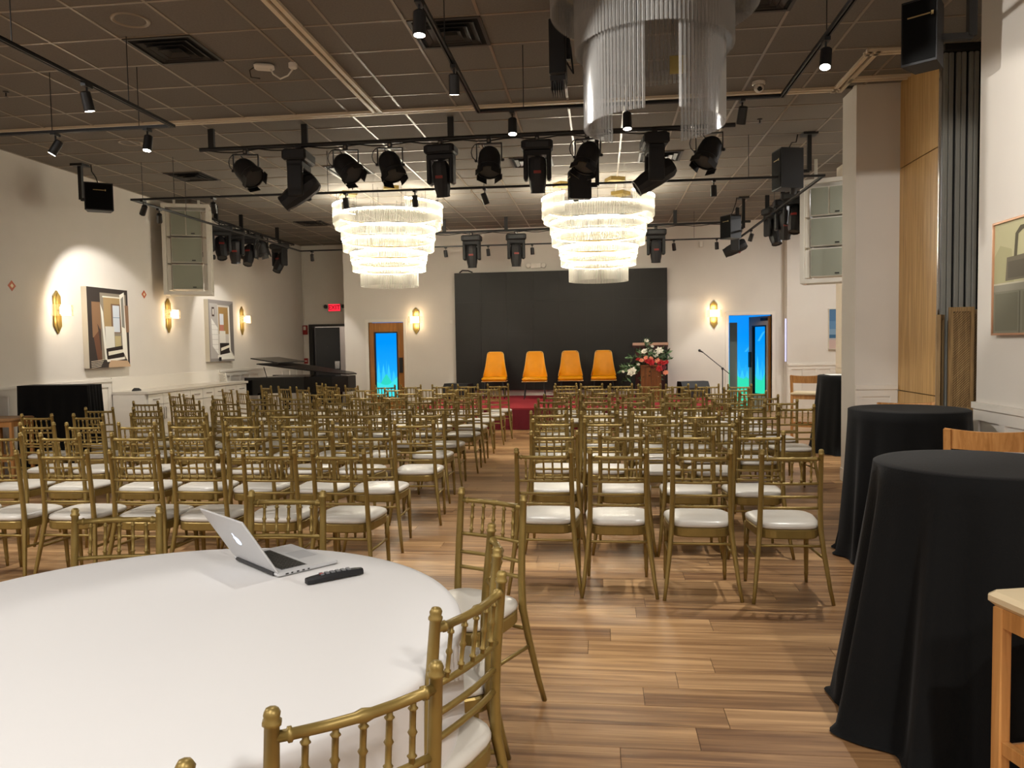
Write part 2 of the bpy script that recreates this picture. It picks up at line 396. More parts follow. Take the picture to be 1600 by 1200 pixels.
lf.box(0,.13,-.022,.022,.01,2.1,MD).box(.70,.86,-.022,.022,.01,2.1,MD).box(.13,.7,-.022,.022,1.88,2.1,MD).box(.13,.7,-.022,.022,.01,.34,MD)
lf=lf.build('leaf',mat('pale_door_face','#a9a19a',.5),d2); bx(-.004,.0,-.024,.024,.01,2.1,MD).build('hinge_edge',WD,lf); bx(.0,.035,-.0245,.0245,.01,2.1,MD).build('hinge_stile',WD,lf)
MB().box(.12,.15,-.034,.034,.33,1.9,MD).box(.68,.71,-.034,.034,.33,1.9,MD).box(.15,.68,-.034,.034,1.87,1.9,MD).box(.15,.68,-.034,.034,.33,.36,MD).build('glazing_frame',M_BLK,lf)
bx(.15,.68,-.003,.003,.36,1.87,MD).build('pane',M_GLASS,lf)
MB().box(.75,.84,.022,.05,.95,1.3,MD).box(.75,.84,-.05,-.022,.95,1.3,MD).build('push_plate',M_BLK,lf)
bx(.05,.3,.022,.06,2.0,2.06,MD).build('door_closer',M_BLK,lf)
d3=thing('door_3','black double door standing ajar in the left recess','door',(0,0,0)); d3['kind']='structure'
BD=mat('black_door_paint','#0c0c0c',.35)
MB().box(-7.49,-7.38,19.37,19.55,0,2.16).box(-6.42,-6.36,19.37,19.55,0,2.16).box(-7.38,-6.42,19.37,19.55,2.1,2.16).build('door_frame',BD,d3)
M3=T(-7.36,19.5,0,R(14)); lf=bx(0,.62,-.022,.022,.01,2.08,M3).build('leaf',BD,d3)
MB().box(.48,.6,-.05,-.022,1.0,1.2,M3).build('handle',M_CHROME,lf)
MB().box(.02,.6,-.05,-.022,.92,.97,M3).build('push_bar',M_BLK,lf)
MB().ball((M3@Vector((.3,-.024,1.58))),.012).build('spy_hole',M_CHROME,lf)
lf=bx(-6.55,-6.42,19.44,19.485,.01,2.08).build('leaf',BD,d3); bx(-6.54,-6.50,19.41,19.44,1.0,1.25).build('handle',M_CHROME,lf)
# mural screens in the room behind, seen through both doors
def mural(x0,x1,Y,label,seed,gnd=(.05,.70,.74)):
    rnd=random.Random(seed); mb=MB(); n=14; H=2.75
    g=[(0,gnd),(.22,(.02,.60,.86)),(.34,(.01,.36,.92)),(.6,(.0,.28,.95)),(1,(.01,.22,.85))]
    def colr(t):
        for (a,ca),(b,cb) in zip(g,g[1:]):
            if t<=b: k=(t-a)/(b-a); return tuple(p+(q-p)*k for p,q in zip(ca,cb))
        return g[-1][1]
    for i in range(40):
        z0,z1=.02+H*i/40,.02+H*(i+1)/40
        mb.quad((x0,Y,z0),(x1,Y,z0),(x1,Y,z1),(x0,Y,z1),colr((i+.5)/40))
    def strip(c,base,h,dy,step,jag):
        x=x0
        while x<x1:
            hh=base+h*rnd.random()**jag; wd=step*(.6+.8*rnd.random()); xe=min(x+wd*1.6,x1); xm=(x+xe)/2
            mb.add([(x,Y-dy,.1),(xe,Y-dy,.1),(xe-.2*(xe-x),Y-dy,base*.8),(xm,Y-dy,hh),(x+.2*(xe-x),Y-dy,base*.8)],[(0,1,2,3,4)],c); x+=wd
    strip((.02,.40,.88),.95,.62,.002,.13,1.6); strip((.04,.55,.86),.85,.45,.004,.10,1.4); strip((.03,.62,.50),.7,.25,.005,.3,2.0)
    P=[]; k=24
    for i in range(k+1):
        x=x0+(x1-x0)*i/k; P.append((x,Y-.006,.74+.12*sin(x*4.3+seed)+.04*sin(x*11)))
    for a,b in zip(P,P[1:]): mb.quad((a[0],Y-.006,.1),(b[0],Y-.006,.1),b,a,gnd)
    for i in range(7):
        cx=x0+(x1-x0)*rnd.random(); cz=1.2+1.2*rnd.random(); pts=[(cx+.12*k*rnd.uniform(.4,1),Y-.003,cz+.1*k) for k in range(4)]
        for a,b in zip(pts,pts[1:]): mb.quad((a[0]-.02,a[1],a[2]),(a[0]+.03,a[1],a[2]),(b[0]+.03,b[1],b[2]),(b[0]-.02,b[1],b[2]),(.04,.45,.95))
    t=thing('lit_mural',label,'screen')
    bx(x0-.04,x1+.04,Y+.003,Y+.06,0,2.82).build('screen_case',M_BLK,t)
    mb.build('picture',M_MURAL,t)
mural(-5.66,-4.2,18.9,'blue lit woodland picture screen behind the closed wooden door',3)
mural(2.5,4.55,18.9,'blue and green lit picture screen behind the open doorway',8,(.03,.68,.42))
tag(bx(2.95,3.12,18.3,18.34,0,1.98).build('screen_panel',mat('grey_green_panel','#7f8f86',.6)),'narrow grey panel standing inside the open doorway','panel')
# ------------------------------------------------------------------ gold chairs
def post_y(z): # rear post depth profile
    P=[(0,-.25),(.2,-.205),(.43,-.165),(.6,-.168),(.92,-.2)]
    for (a,ya),(b,yb) in zip(P,P[1:]):
        if z<=b: return ya+(yb-ya)*(z-a)/(b-a)
    return P[-1][1]
def post_x(z):
    P=[(0,.23),(.2,.2),(.43,.178),(.6,.172),(.92,.17)]
    for (a,ya),(b,yb) in zip(P,P[1:]):
        if z<=b: return ya+(yb-ya)*(z-a)/(b-a)
    return P[-1][1]
def make_chair(name,label):
    t=thing(name,label,'chair')
    W=lambda y:.18+(.218-.18)*(y+.19)/.41
    def outline(s,z):
        pts=[]
        for i in range(28):
            a=2*pi*i/28; c,d=cos(a),sin(a)
            y=.015+s*.205*math.copysign(abs(d)**.5,d); x=s*W(y)*math.copysign(abs(c)**.5,c)
            pts.append((x,y,z))
        return pts
    def stack(levels,cap=True):
        mb=MB(); V=[]; 
        for s,z in levels: V+=outline(s,z)
        fs=[]
        for k in range(len(levels)-1):
            for i in range(28): fs.append((k*28+i,k*28+(i+1)%28,(k+1)*28+(i+1)%28,(k+1)*28+i))
        if cap: fs+=[tuple(range(27,-1,-1)),tuple((len(levels)-1)*28+i for i in range(28))]
        return mb.add(V,fs)
    stack([(.97,.375),(1.0,.382),(1.0,.425),(.97,.432)]).build('seat_frame',M_GOLD,t)
    c=stack([(.95,.433),(1.0,.438),(1.015,.448),(.99,.462),(.88,.473),(.6,.481),(.25,.484)]).build('seat_cushion',M_SEAT,t,smooth=True)
    for s in (-1,1):
        zs=[(0,.011),(.1,.0125),(.3,.0155),(.40,.0165),(.43,.0175),(.50,.0165),(.55,.016),(.66,.016),(.80,.0155),(.885,.0145),(.889,.0185),(.895,.0185),(.899,.0145),(.909,.0165),(.918,.012),(.921,.004)]
        MB().tube([(s*post_x(z),post_y(z),z) for z,_ in zs],[r for _,r in zs],8).build('back_post',M_GOLD,t,smooth=True)
        zs=[(0,.010),(.05,.0125),(.06,.0150),(.07,.0130),(.28,.0165),(.29,.019),(.30,.0165),(.40,.0175)]
        MB().tube([(s*(.186+.006*(1-z/.4)),.185+.02*(1-z/.4),z) for z,_ in zs],[r for _,r in zs],8).build('leg',M_GOLD,t,smooth=True)
        a=Vector((s*post_x(.26),post_y(.26),.26)); b=Vector((s*.189,.19,.25))
        MB().tube([a.lerp(b,k) for k in (0,.5,1)],.0085,6).build('stretcher',M_GOLD,t,smooth=True)
    def rail(z,r,bow,ringed):
        X=post_x(z); y=post_y(z); pts=[];rad=[]
        ks=[-1,-.85,-.84,-.8,-.79,-.4,-.1,0,.1,.4,.79,.8,.84,.85,1] if ringed else [-1,-.6,-.2,.2,.6,1]
        for k in ks:
            pts.append((X*k,y-bow*(1-k*k),z)); rad.append(r*1.35 if ringed and abs(k) in(.84,.8,0) else r)
        return MB().tube(pts,rad,8)
    rail(.862,.0115,.022,True).build('top_rail',M_GOLD,t,smooth=True)
    for z,bw in ((.712,.018),(.63,.014),(.562,.012)): rail(z,.009,bw,False).build('back_rail',M_GOLD,t,smooth=True)
    rail(.335,.0085,0,False).build('stretcher',M_GOLD,t,smooth=True)
    z0,z1=.712,.862
    for k in range(5):
        u=-.66+.33*k; rr=[];pp=[]
        for f in (0,.12,.14,.16,.18,.45,.5,.55,.82,.84,.86,.88,1):
            z=z0+(z1-z0)*f; rr.append(.0105 if f in(.14,.16,.5,.84,.86) else .0068)
            pp.append((u*(.172-.003*f),post_y(z)-(.018+.004*f)*(1-u*u),z))
        MB().tube(pp,rr,6,cap=False).build('spindle',M_GOLD,t,smooth=True)
    return t
chair0=make_chair('gold_chair','x'); note(chair0); used=[False]
def place_chair(xl,xr,ytop,rz,label,group):
    cx=(xl+xr)/2; loc=(cx-sin(rz)*.2, ytop+cos(rz)*.2, 0)
    if not used[0]:
        used[0]=True; chair0.location=loc; chair0.rotation_euler=(0,0,rz); tag(chair0,label,None,group); return chair0
    return dup(chair0,loc,rz,label,group)
RIGHT=[ # row: Y at left, Y at right, left post x of each chair (from the aisle)
 (4.80,4.73,[-.53,-.07,.43,.95]),
 (5.75,5.70,[-.52,-.01,.465,.955]),
 (6.69,6.59,[-.59,-.14,.335,.785]),
 (7.51,7.19,[-.68,-.19,.295,.735,1.25]),
 (8.38,8.06,[-.71,-.19,.31,.78,1.31,1.785]),
 (9.24,8.79,[-.745,-.25,.195,.70,1.26,1.80]),
 (10.01,9.56,[-.73,-.235,.275,.805,1.28,1.765]),
 (10.94,10.33,[-.64,-.12,.37,.84,1.34,1.785]),
 (11.88,11.17,[-.71,-.23,.25,.69,1.16,1.725]),
 (12.66,11.93,[-.74,-.32,.15,.585,1.0,1.44,1.90])]
rnd=random.Random(3)
GR='gold chairs in the right block'; GL='gold chairs in the left block'
for r,(ya,yb,xs_) in enumerate(RIGHT):
    for k,x in enumerate(xs_):
        y=ya+(yb-ya)*k/(len(xs_)-1)
        lab=f'gold chair with white pad, right block, {ORD[r]} row from camera, {ORD[k]} from the aisle'
        place_chair(x,x+.34,y,R(rnd.uniform(-2.5,2.5)),lab,GR)
LEFT=[ # row: Y, right post x of each chair from the aisle
 (4.75,[-1.5,-1.965,-2.455,-2.89,-3.395,-3.88,-4.36]),
 (5.74,[-1.57,-2.06,-2.555,-3.045,-3.54,-4.155,-4.68]),
 (6.61,[-1.46,-2.025,-2.52,-3.01,-3.56,-4.03,-4.55,-5.04]),
 (7.55,[-1.56,-2.12,-2.57,-3.04,-3.53,-4.03,-4.54,-5.18,-5.76]),
 (8.37,[-1.58,-2.07,-2.56,-3.05,-3.54,-4.07,-4.52,-5.02,-5.62]),
 (9.34,[-1.56,-2.05,-2.6,-3.09,-3.58,-4.07,-4.58,-5.08,-5.65]),
 (10.15,[-1.59,-2.08,-2.6,-3.05,-3.52,-4.02,-4.5]),
 (11.02,[-1.6,-2.08,-2.63,-3.1,-3.58,-4.05]),
 (11.97,[-1.57,-2.06,-2.57,-3.06,-3.55]),
 (12.75,[-1.53,-2.04,-2.47,-3.01,-3.45])]
for r,(y,xs_) in enumerate(LEFT):
    for k,x in enumerate(xs_):
        lab=f'gold chair with white pad, left block, {ORD[r]} row from camera, {ORD[k]} from the aisle'
        place_chair(x-.34,x,y+rnd.uniform(-.02,.02),R(rnd.uniform(-2.5,2.5)),lab,GL)
ANG=[((-5.13,10.13),(-5.46,10.36),0,0),((-5.80,10.50),(-6.10,10.74),0,1),((-6.22,10.86),(-6.5,11.06),0,2),
     ((-4.72,10.98),(-5.03,11.17),1,0),((-5.39,11.37),(-5.7,11.6),1,1),((-5.84,11.72),(-6.1,11.94),1,2),
     ((-4.2,12.08),(-4.5,12.25),2,0),((-4.76,12.24),(-5.06,12.44),2,1),((-5.2,12.53),(-5.49,12.72),2,2),((-5.69,12.86),(-5.95,13.06),2,3),
     ((-4.05,12.62),(-4.35,12.82),3,0),((-4.6,13.1),(-4.86,13.3),3,1),((-5.02,13.56),(-5.24,13.84),3,2)]
rn=['seventh','eighth','ninth','tenth']
for (a,b,r,k) in ANG:
    rz=atan2(a[1]-b[1],a[0]-b[0]); cx,cy=(a[0]+b[0])/2,(a[1]+b[1])/2
    lab=f'gold chair turned toward the stage at the left end of {rn[r]} row, {ORD[k]} angled one'
    place_chair(cx-.17,cx+.17,cy,rz,lab,'angled gold chairs at the left ends')
# chairs at the round table (posts measured on the photo)
for (a,b,lab) in [((-2.17,2.96),(-1.84,3.02),'gold chair at far left of round table, back toward the seating rows'),
                  ((-1.6,3.375),(-1.26,3.375),'gold chair behind the laptop on far side of round table'),
                  ((-.63,3.47),(-.345,3.32),'gold chair at right rear of round table facing left, standing by the aisle'),
                  ((-.40,2.77),(-.335,2.44),'gold chair seen edge on at right side of round table'),
                  ((-.285,2.185),(-.415,1.855),'gold chair close at right edge of round table, seen from behind'),
                  ((-.34,1.54),(-.6,1.31),'nearest gold chair at lower centre, showing only its back top'),
                  ((-.66,1.13),(-.955,.955),'gold chair at bottom edge showing only one post knob')]:
    if lab.startswith('gold chair at far left') or 'behind the laptop' in lab or 'right rear' in lab:
        d=(a,b) # seen from the table side: backs away from table
    xa,ya=a; xb,yb=b; cx,cy=(xa+xb)/2,(ya+yb)/2
    tv=Vector((-1.335-cx,2.115-cy)); nrm=Vector((-(yb-ya),xb-xa)); 
    if nrm.dot(tv)<0: nrm=-nrm
    rz=atan2(-nrm.x,nrm.y)
    place_chair(cx-.17,cx+.17,cy,rz,lab,'gold chairs round the white table')

# ------------------------------------------------------------------ round white table
def cloth(rt,z,zb,n,amp,flare,seed,rings=14,droop=.02,lobes=11,poly=None):
    rr=random.Random(seed); ph=[rr.uniform(0,2*pi) for _ in range(4)]
    mb=MB(); V=[(0,0,z)]; prof=[(.3,0),(.6,0),(.88,0),(.965,.0008),(.99,.005)]
    for k in range(rings+1):
        u=k/rings; prof.append((1+.004*k/rings, droop*.6+(z-zb-droop*.6)*u))
    for q,(f,dz) in enumerate(prof):
        u=max(0,(q-5)/rings)
        for j in range(n):
            t=2*pi*j/n
            wv=sin(lobes*t+ph[0]+.8*sin(2*t+ph[1]))+.45*sin((lobes*1.7//1)*t+ph[2])
            r=rt*f+ (flare*u**1.2 + amp*u**.7*wv if u>0 else 0)
            zz=z-dz
            if zb<.1 and q>=len(prof)-2:
                e_=1 if q==len(prof)-1 else .45; r+=e_*(.022+.02*sin(5*t+ph[3])+.012*sin(17*t)); zz=zb+(.004 if e_==1 else .016+.010*sin(13*t+ph[0]))
            V.append((r*cos(t),r*sin(t),max(zz,zb)))
    fs=[(0,1+j,1+(j+1)%n) for j in range(n)]
    for q in range(len(prof)-1):
        for j in range(n): fs.append((1+q*n+j,1+(q+1)*n+j,1+(q+1)*n+(j+1)%n,1+q*n+(j+1)%n))
    return mb.add(V,fs)
t=thing('round_table','large round banquet table under the white cloth','table',(-1.335,2.115,0))
MB().lathe([(0,.710),(.905,.710),(.915,.717),(.915,.730),(.905,.737),(0,.737)],48).build('tabletop',M_BROWN,t)
for i in range(4):
    a=pi/4+i*pi/2; MB().tube([(.55*cos(a),.55*sin(a),.715),(.62*cos(a),.62*sin(a),0)],.016,8).build('leg',M_BLK,t)
o=cloth(.925,.75,.40,160,.006,.0,5,droop=.03,lobes=14).build('tablecloth',M_CLOTHW,None,smooth=True,label='white cloth draped over the large round table',cat='tablecloth',loc=(-1.335,2.115,0))

# laptop
Cc=Vector((-1.15,2.61,.752)); Dd=Vector((-1.425,2.835,.752)); ux=(Dd-Cc); ux.z=0; HW=ux.length; ux.normalize(); uy=Vector((-ux.y,ux.x,0)); 
if uy.dot(Vector((1,1,0)))<0: uy=-uy
ML=Matrix(((ux.x,uy.x,0,Cc.x),(ux.y,uy.y,0,Cc.y),(0,0,1,Cc.z),(0,0,0,1)))
t=thing('laptop','open silver laptop on the white round table','laptop',tuple(Cc)); t.matrix_world=ML
bx(0,HW,0,.245,.001,.015,bev=.004).build('base',M_SILVER,t)
k=MB()
kb=put('keyboard',bx(.03,HW-.03,.03,.135,.0145,.0152).mesh('keyboard_deck',mat('deck','#8d8e90',.5)),t)
for r_ in range(6):
    n=14 if r_<5 else 9
    for c_ in range(n):
        w_=(HW-.07)/n; k.box(.035+c_*w_+.0015,.035+(c_+1)*w_-.0015,.034+r_*.0165,.034+r_*.0165+.0138,.0152,.0168)
k.build('keys',mat('key_black','#0b0b0c',.5),kb,kind='stuff')
bx(HW/2-.055,HW/2+.055,.15,.228,.0148,.0154).build('trackpad',mat('trackpad','#b4b5b7',.35),t)
Ml=Matrix.Translation((0,.0,.014))@Matrix.Rotation(R(122),4,'X')
ld=bx(0,HW,0,.243,-.007,0,Ml,bev=.003).build('lid',M_SILVER,t)
bx(.012,HW-.012,.014,.231,-.0075,-.0068,Matrix.Translation((0,.0,.014))@Matrix.Rotation(R(122),4,'X')).build('screen',mat('laptop_screen','#10131a',.2,emit='#3a4a70',es=.4),ld)
lg=MB(); pts=[]
for i in range(28):
    a=2*pi*i/28; r_=.022*(1-.13*max(0,cos(a-pi/2))**6-.08*max(0,cos(a+pi/2))**8); q=(r_*cos(a),r_*sin(a))
    d=Vector((q[0]-.024,q[1]-.002)).length
    if d<.0105: q=(q[0]-(.0105-d),q[1])
    pts.append((HW/2+q[0],.12+q[1]))
lg.prism(pts,0,.0006,Ml); lf=[(HW/2+.001+.004*cos(a)+.003,.147+.009*sin(a)) for a in [2*pi*i/10 for i in range(10)]]
lg.prism(lf,0,.0006,Ml); lg.build('glowing_emblem',mat('emblem_glow','#dfe9ff',.4,emit='#c4d8ff',es=1.6),ld)
MB().tube([(.03,.0,.008),(HW-.03,.0,.008)],.007,8).build('hinge',M_DGREY,t)
pm=MB()
for i,w_ in enumerate((.012,.008,.01,.01,.008)): pm.box(-.0006,.001,.03+i*.022,.03+i*.022+w_,.005,.010)
pm.build('side_ports',M_BLK,t)
# remote
a=Vector((-1.02,2.545,.752)); b=Vector((-.865,2.685,.752)); ang=atan2(b.y-a.y,b.x-a.x); L=(b-a).length
t=thing('remote_control','black slim remote control lying beside the laptop','remote',tuple(a),ang)
mb=MB(); V=[]
for i in range(11):
    u=i/10; w_=.021*(1-.35*abs(u-.5)**1.5)*(1 if 0<i<10 else .7); h=.020+.006*sin(pi*u); zb=.001+.004*sin(pi*u)
    V+= [(u*L,-w_,zb),(u*L,-w_*1.0,h*.7),(u*L,-w_*.6,h),(u*L,w_*.6,h),(u*L,w_,h*.7),(u*L,w_,zb)]
fs=[tuple(range(5,-1,-1)),tuple(range(60,66))]
for i in range(10):
    for j in range(6): fs.append((i*6+j,i*6+(j+1)%6,i*6+6+(j+1)%6,i*6+6+j))
mb.add(V,fs).build('remote_body',M_BLK2,t,smooth=False)
for i in range(6):
    for j in (-1,0,1):
        bx(.05+i*.02,.062+i*.02,j*.009-.003,j*.009+.003,.023,.0285).build('button',mat('button_grey','#77797d',.4) if (i,j)!=(0,0) else mat('button_red','#b02a20',.4),t)

# ------------------------------------------------------------------ black draped bar tables
def bar_table(x,y,r,z,seed,lab,clab,ca=.02,fl=.12):
    t=thing('bar_table',lab,'table',(x,y,0),0,'tall bar tables under black cloths')
    MB().lathe([(0,z-.035),(r-.01,z-.035),(r-.005,z-.03),(r-.005,z-.012),(r-.01,z-.008),(0,z-.008)],40).build('tabletop',M_BROWN,t)
    MB().tube([(0,0,.02),(0,0,z-.035)],.035,12).build('column',M_BLK,t)
    MB().lathe([(0,.0),(.25,.0),(.25,.012),(.05,.03),(0,.03)],32).build('base',M_BLK,t)
    c=cloth(r+.008,z,.004,140,ca,fl,seed,rings=16,droop=.012,lobes=11).build('tablecloth',M_CLOTHB,None,smooth=True,label=clab,cat='tablecloth',group='black cloths on the tall tables',loc=(x,y,0))
bar_table(1.50,3.25,.385,1.07,11,'nearest tall round table under a black cloth at right','black cloth on the nearest tall table at right edge',.055,.13)
bar_table(2.16,5.76,.385,1.07,23,'middle tall round table under a black cloth at right','black cloth on the middle tall table behind the nearest one',.024,.055)
bar_table(3.42,11.2,.40,1.07,31,'far tall round table under a black cloth behind the column','black cloth on the far tall table beside the column',.022,.1)
tag(bx(3.12,3.34,11.0,11.3,1.072,1.078).build('paper_sheet',mat('paper','#e8e6e0',.8)),'white sheet of paper lying on the far black table','paper')
# rectangular black draped bar by left wall
def drape_rect(x0,x1,y0,y1,z,seed):
    rr=random.Random(seed); P=[]; n=30
    for i in range(n): P.append((x0+(x1-x0)*i/n,y0,0,-1))
    for i in range(n): P.append((x1,y0+(y1-y0)*i/n,1,0))
    for i in range(n): P.append((x1-(x1-x0)*i/n,y1,0,1))
    for i in range(n): P.append((x0,y1-(y1-y0)*i/n,-1,0))
    mb=MB(); V=[(((x0+x1)/2),(y0+y1)/2,z)]; N=len(P)
    for q in range(9):
        u=q/8
        for i,(x,y,nx,ny) in enumerate(P):
            wv=sin(i*1.05+seed)*.7+sin(i*.47)*.5
            d=.012+(.06*u+.02*wv*u**.6); nx2 = nx
            V.append((x+nx2*d,y+ny*d,z-.004-(z-.01)*u if q else z))
    fs=[(0,1+i,1+(i+1)%N) for i in range(N)]
    for q in range(8):
        for i in range(N): fs.append((1+q*N+i,1+(q+1)*N+i,1+(q+1)*N+(i+1)%N,1+q*N+(i+1)%N))
    return mb.add(V,fs)
t=thing('buffet_bar','bar counter under the black cloth near the left wall','bar counter',(0,0,0))
bx(-7.40,-6.48,9.14,9.40,1.09,1.13).build('worktop',M_BROWN,t)
for x in (-7.34,-6.54):
    for y in (9.18,9.36): bx(x-.025,x+.025,y-.025,y+.025,0,1.08).build('leg',M_BLK,t)
drape_rect(-7.41,-6.47,9.12,9.42,1.14,4).build('bar_cloth',M_CLOTHB,None,smooth=True,auto=60,label='black cloth covering the bar counter near the left wall',cat='tablecloth')

# ------------------------------------------------------------------ wooden bar stools
def stool(x,y,rz,lab,seatm,z=.76,back=True,wood=M_STOOL):
    t=thing('bar_stool',lab,'stool',(x,y,0),rz,'wooden bar stools')
    for s in (-1,1):
        MB().box(s*.2-.019,s*.2+.019,.16,.2,0,z-.03,bev=.004).build('leg',wood,t)
        if back:
            M=Matrix(((1,0,0,0),(0,1,-.10,-.165),(0,0,1,0),(0,0,0,1)))
            mb=MB().box(s*.2-.019,s*.2+.019,-.02,.02,0,z,T(0,-.18,0),bev=.004)
            mb.box(s*.2-.019,s*.2+.019,-.02,.02,z,z+.27,Matrix(((1,0,0,0),(0,1,-.16,-.18+.16*z),(0,0,1,0),(0,0,0,1))))
            mb.build('leg',wood,t)
        else: bx(s*.2-.019,s*.2+.019,-.2,-.16,0,z-.03,bev=.004).build('leg',wood,t)
        bx(s*.2-.014,s*.2+.014,-.16,.16,z-.09,z-.03).build('apron',wood,t)
        bx(s*.2-.012,s*.2+.012,-.16,.16,.27,.31).build('stretcher',wood,t)
    for y_ in (-.18,.18): bx(-.18,.18,y_-.012,y_+.012,z-.09,z-.03).build('apron',wood,t)
    bx(-.18,.18,.165,.193,.25,.295).build('footrest',wood,t)
    bx(-.17,.17,.168,.196,.295,.299).build('footrest_plate',M_CHROME,t)
    bx(-.18,.18,-.19,-.168,.25,.29).build('stretcher',wood,t)
    MB().box(-.225,.225,-.215,.225,z-.03,z+.015,bev=.014).build('seat',seatm,t,smooth=False)
    if back:
        mb=MB(); n=10; V=[]
        for i in range(n+1):
            u=-1+2*i/n; x_=.215*u; dy=-.205+(-.04)*(1-u*u)
            for (yy,zz) in ((0,z+.155),(.024,z+.155),(.024,z+.275-.012*(1-u*u)),(0,z+.275-.012*(1-u*u))): V.append((x_,dy+yy-(zz-z)*.13+.02,zz))
        fs=[(0,1,2,3),(n*4+3,n*4+2,n*4+1,n*4)]
        for i in range(n):
            for j in range(4): fs.append((i*4+j,i*4+(j+1)%4,i*4+4+(j+1)%4,i*4+4+j))
        mb.add(V,fs).build('backrest',wood,t)
    return t
M_BEIGE=mat('beige_vinyl','#d0bd9a',.45); M_TAN=mat('tan_vinyl','#a07a52',.45)
stool(1.47,2.40,R(14),'wooden bar stool with beige seat in the lower right corner',M_BEIGE,.76,False)
stool(2.30,4.90,R(-28),'wooden bar stool with curved back behind the nearest black table',M_BROWN)
stool(2.5,6.55,R(175),'wooden bar stool mostly hidden behind the middle black table',M_TAN)
stool(3.13,12.2,R(-25),'wooden bar stool with pale seat beside the far black table',M_BEIGE)
stool(-7.27,8.72,R(4),'brown bar stool at left edge before the black draped bar',M_TAN,.76,False)
# ------------------------------------------------------------------ stage
t=thing('stage','low stage with red carpet and crimson pleated skirt','stage',(0,0,0))
X0,X1,Y0,Y1,ZS=-3.5,2.22,14.05,17.47,.4
bx(X0+.06,X1-.06,Y0+.06,Y1,0,.36).build('platform',M_BLK,t)
bx(X0,X1,Y0,Y1,.36,ZS).build('carpet',M_RED,t)
sk=MB(); P=[]
def edge(ax,ay,bx_,by_,n):
    for i in range(n): P.append((ax+(bx_-ax)*i/n,ay+(by_-ay)*i/n))
edge(X0,Y1,X0,Y0,60); edge(X0,Y0,X1,Y0,150); edge(X1,Y0,X1,Y1,60); P.append((X1,Y1))
V=[]
for q in range(4):
    u=q/3
    for i,(x,y) in enumerate(P):
        a=.012+.022*u*(.5+.5*sin(i*1.55+.6*sin(i*.31)))
        n_=(-1,0) if i<60 else ((0,-1) if i<210 else (1,0)); V.append((x+n_[0]*a,y+n_[1]*a,.372-.365*u))
N=len(P); sk.add(V,[(q*N+i,q*N+i+1,(q+1)*N+i+1,(q+1)*N+i) for q in range(3) for i in range(N-1)])
sk.build('skirt',M_VELVET,t,smooth=True)
# LED wall
t=thing('screen_wall','large dark matte screen filling the stage end wall','screen',(0,0,0))
bx(-3.27,1.47,YB-.10,YB,.53,3.19).build('cabinet',M_BLK,t)
for i in range(8):
    for j in range(4):
        x=-3.27+4.74*i/8; z=.53+2.66*j/4
        bx(x+.001,x+4.74/8-.001,YB-.112,YB-.10,z+.001,z+2.66/4-.001).build('screen_panel',M_LEDWALL,t)
MB().tube([(-3.15,YB-.1,3.2),(-3.08,YB-.12,3.25),(-2.95,YB-.12,3.24),(-2.85,YB-.1,3.2)],.014,6).build('cable',M_BLK,t)
# orange stage chairs
def orange(x,y,rz,lab,first=None):
    if first: return dup(first,(x,y,ZS),rz,lab)
    t=thing('stage_chair',lab,'chair',(x,y,ZS),rz,'orange leather chairs on the stage')
    sh=MB(); n=12; rows=[(.455,.265,.0,.0),(.52,.25,.0,.0),(.62,.225,-.02,0),(.74,.205,-.045,0),(.86,.19,-.07,0),(.95,.178,-.085,0),(.985,.165,-.09,0),(1.0,.14,-.09,0)]
    V=[]
    for side in (0,1):
        for (z,w_,dy,_) in rows:
            for i in range(n+1):
                u=-1+2*i/n
                yy=.2-dy - (.0 if abs(u)<.0 else .10*max(0,(1-(z-.45)/.5))*abs(u)**3) + side*.035*(1 if True else 0)
                V.append((u*w_, yy, z - (.02*abs(u)**6 if z>.94 else 0)))
    m=len(rows)*(n+1); fs=[]
    for side in (0,1):
        for q in range(len(rows)-1):
            for i in range(n):
                a=side*m+q*(n+1)+i; f=(a,a+1,a+n+2,a+n+1); fs.append(f if side else f[::-1])
    for q in range(len(rows)-1):
        for i in (0,n):
            a=q*(n+1)+i; fs.append((a,a+n+1,m+a+n+1,m+a))
    for i in range(n):
        a=(len(rows)-1)*(n+1)+i; fs.append((a,a+1,m+a+1,m+a)); fs.append((i,i+1,m+i+1,m+i))
    bk=sh.add(V,fs).build('backrest',M_LEATHER,t,smooth=True,auto=50)
    st=MB().box(-.265,.265,-.27,.22,.375,.465,bev=.03).build('seat',M_LEATHER,t,smooth=True,auto=60)
    MB().tube([(-.267,-.27,.372),(.267,-.27,.372),(.267,.2,.372),(-.267,.2,.372)],.007,6,closed=True).build('piping',M_PIPING,st)
    e=[(-.262,.10,.46),(-.252,.11,.52),(-.228,.16,.62),(-.207,.2,.74),(-.192,.24,.86),(-.18,.26,.95),(-.163,.275,.985),(-.13,.28,1.0)]
    e=e+[(-a,b,c) for a,b,c in e[::-1]]
    MB().tube([(a,b+.02,c) for a,b,c in e],.008,6).build('piping',M_PIPING,bk)
    for sx in (-1,1):
        for sy in (-1,1): MB().tube([(sx*.19,sy*.17-.02,.38),(sx*.225,sy*.23-.02,0)],[.016,.009],8).build('leg',M_BLK,t)
    return t
oc=orange(-2.30,16.75,R(3),'orange leather stage chair, farthest left of the four'); note(oc)
for x,rz,lab in ((-1.40,3,'orange leather stage chair, second from left of the four'),(-.65,2,'orange leather stage chair, third from left of the four'),(.06,0,'orange leather stage chair nearest the flowers')):
    orange(x,16.75 if x>-1.4 else 16.5,R(rz),lab,oc)
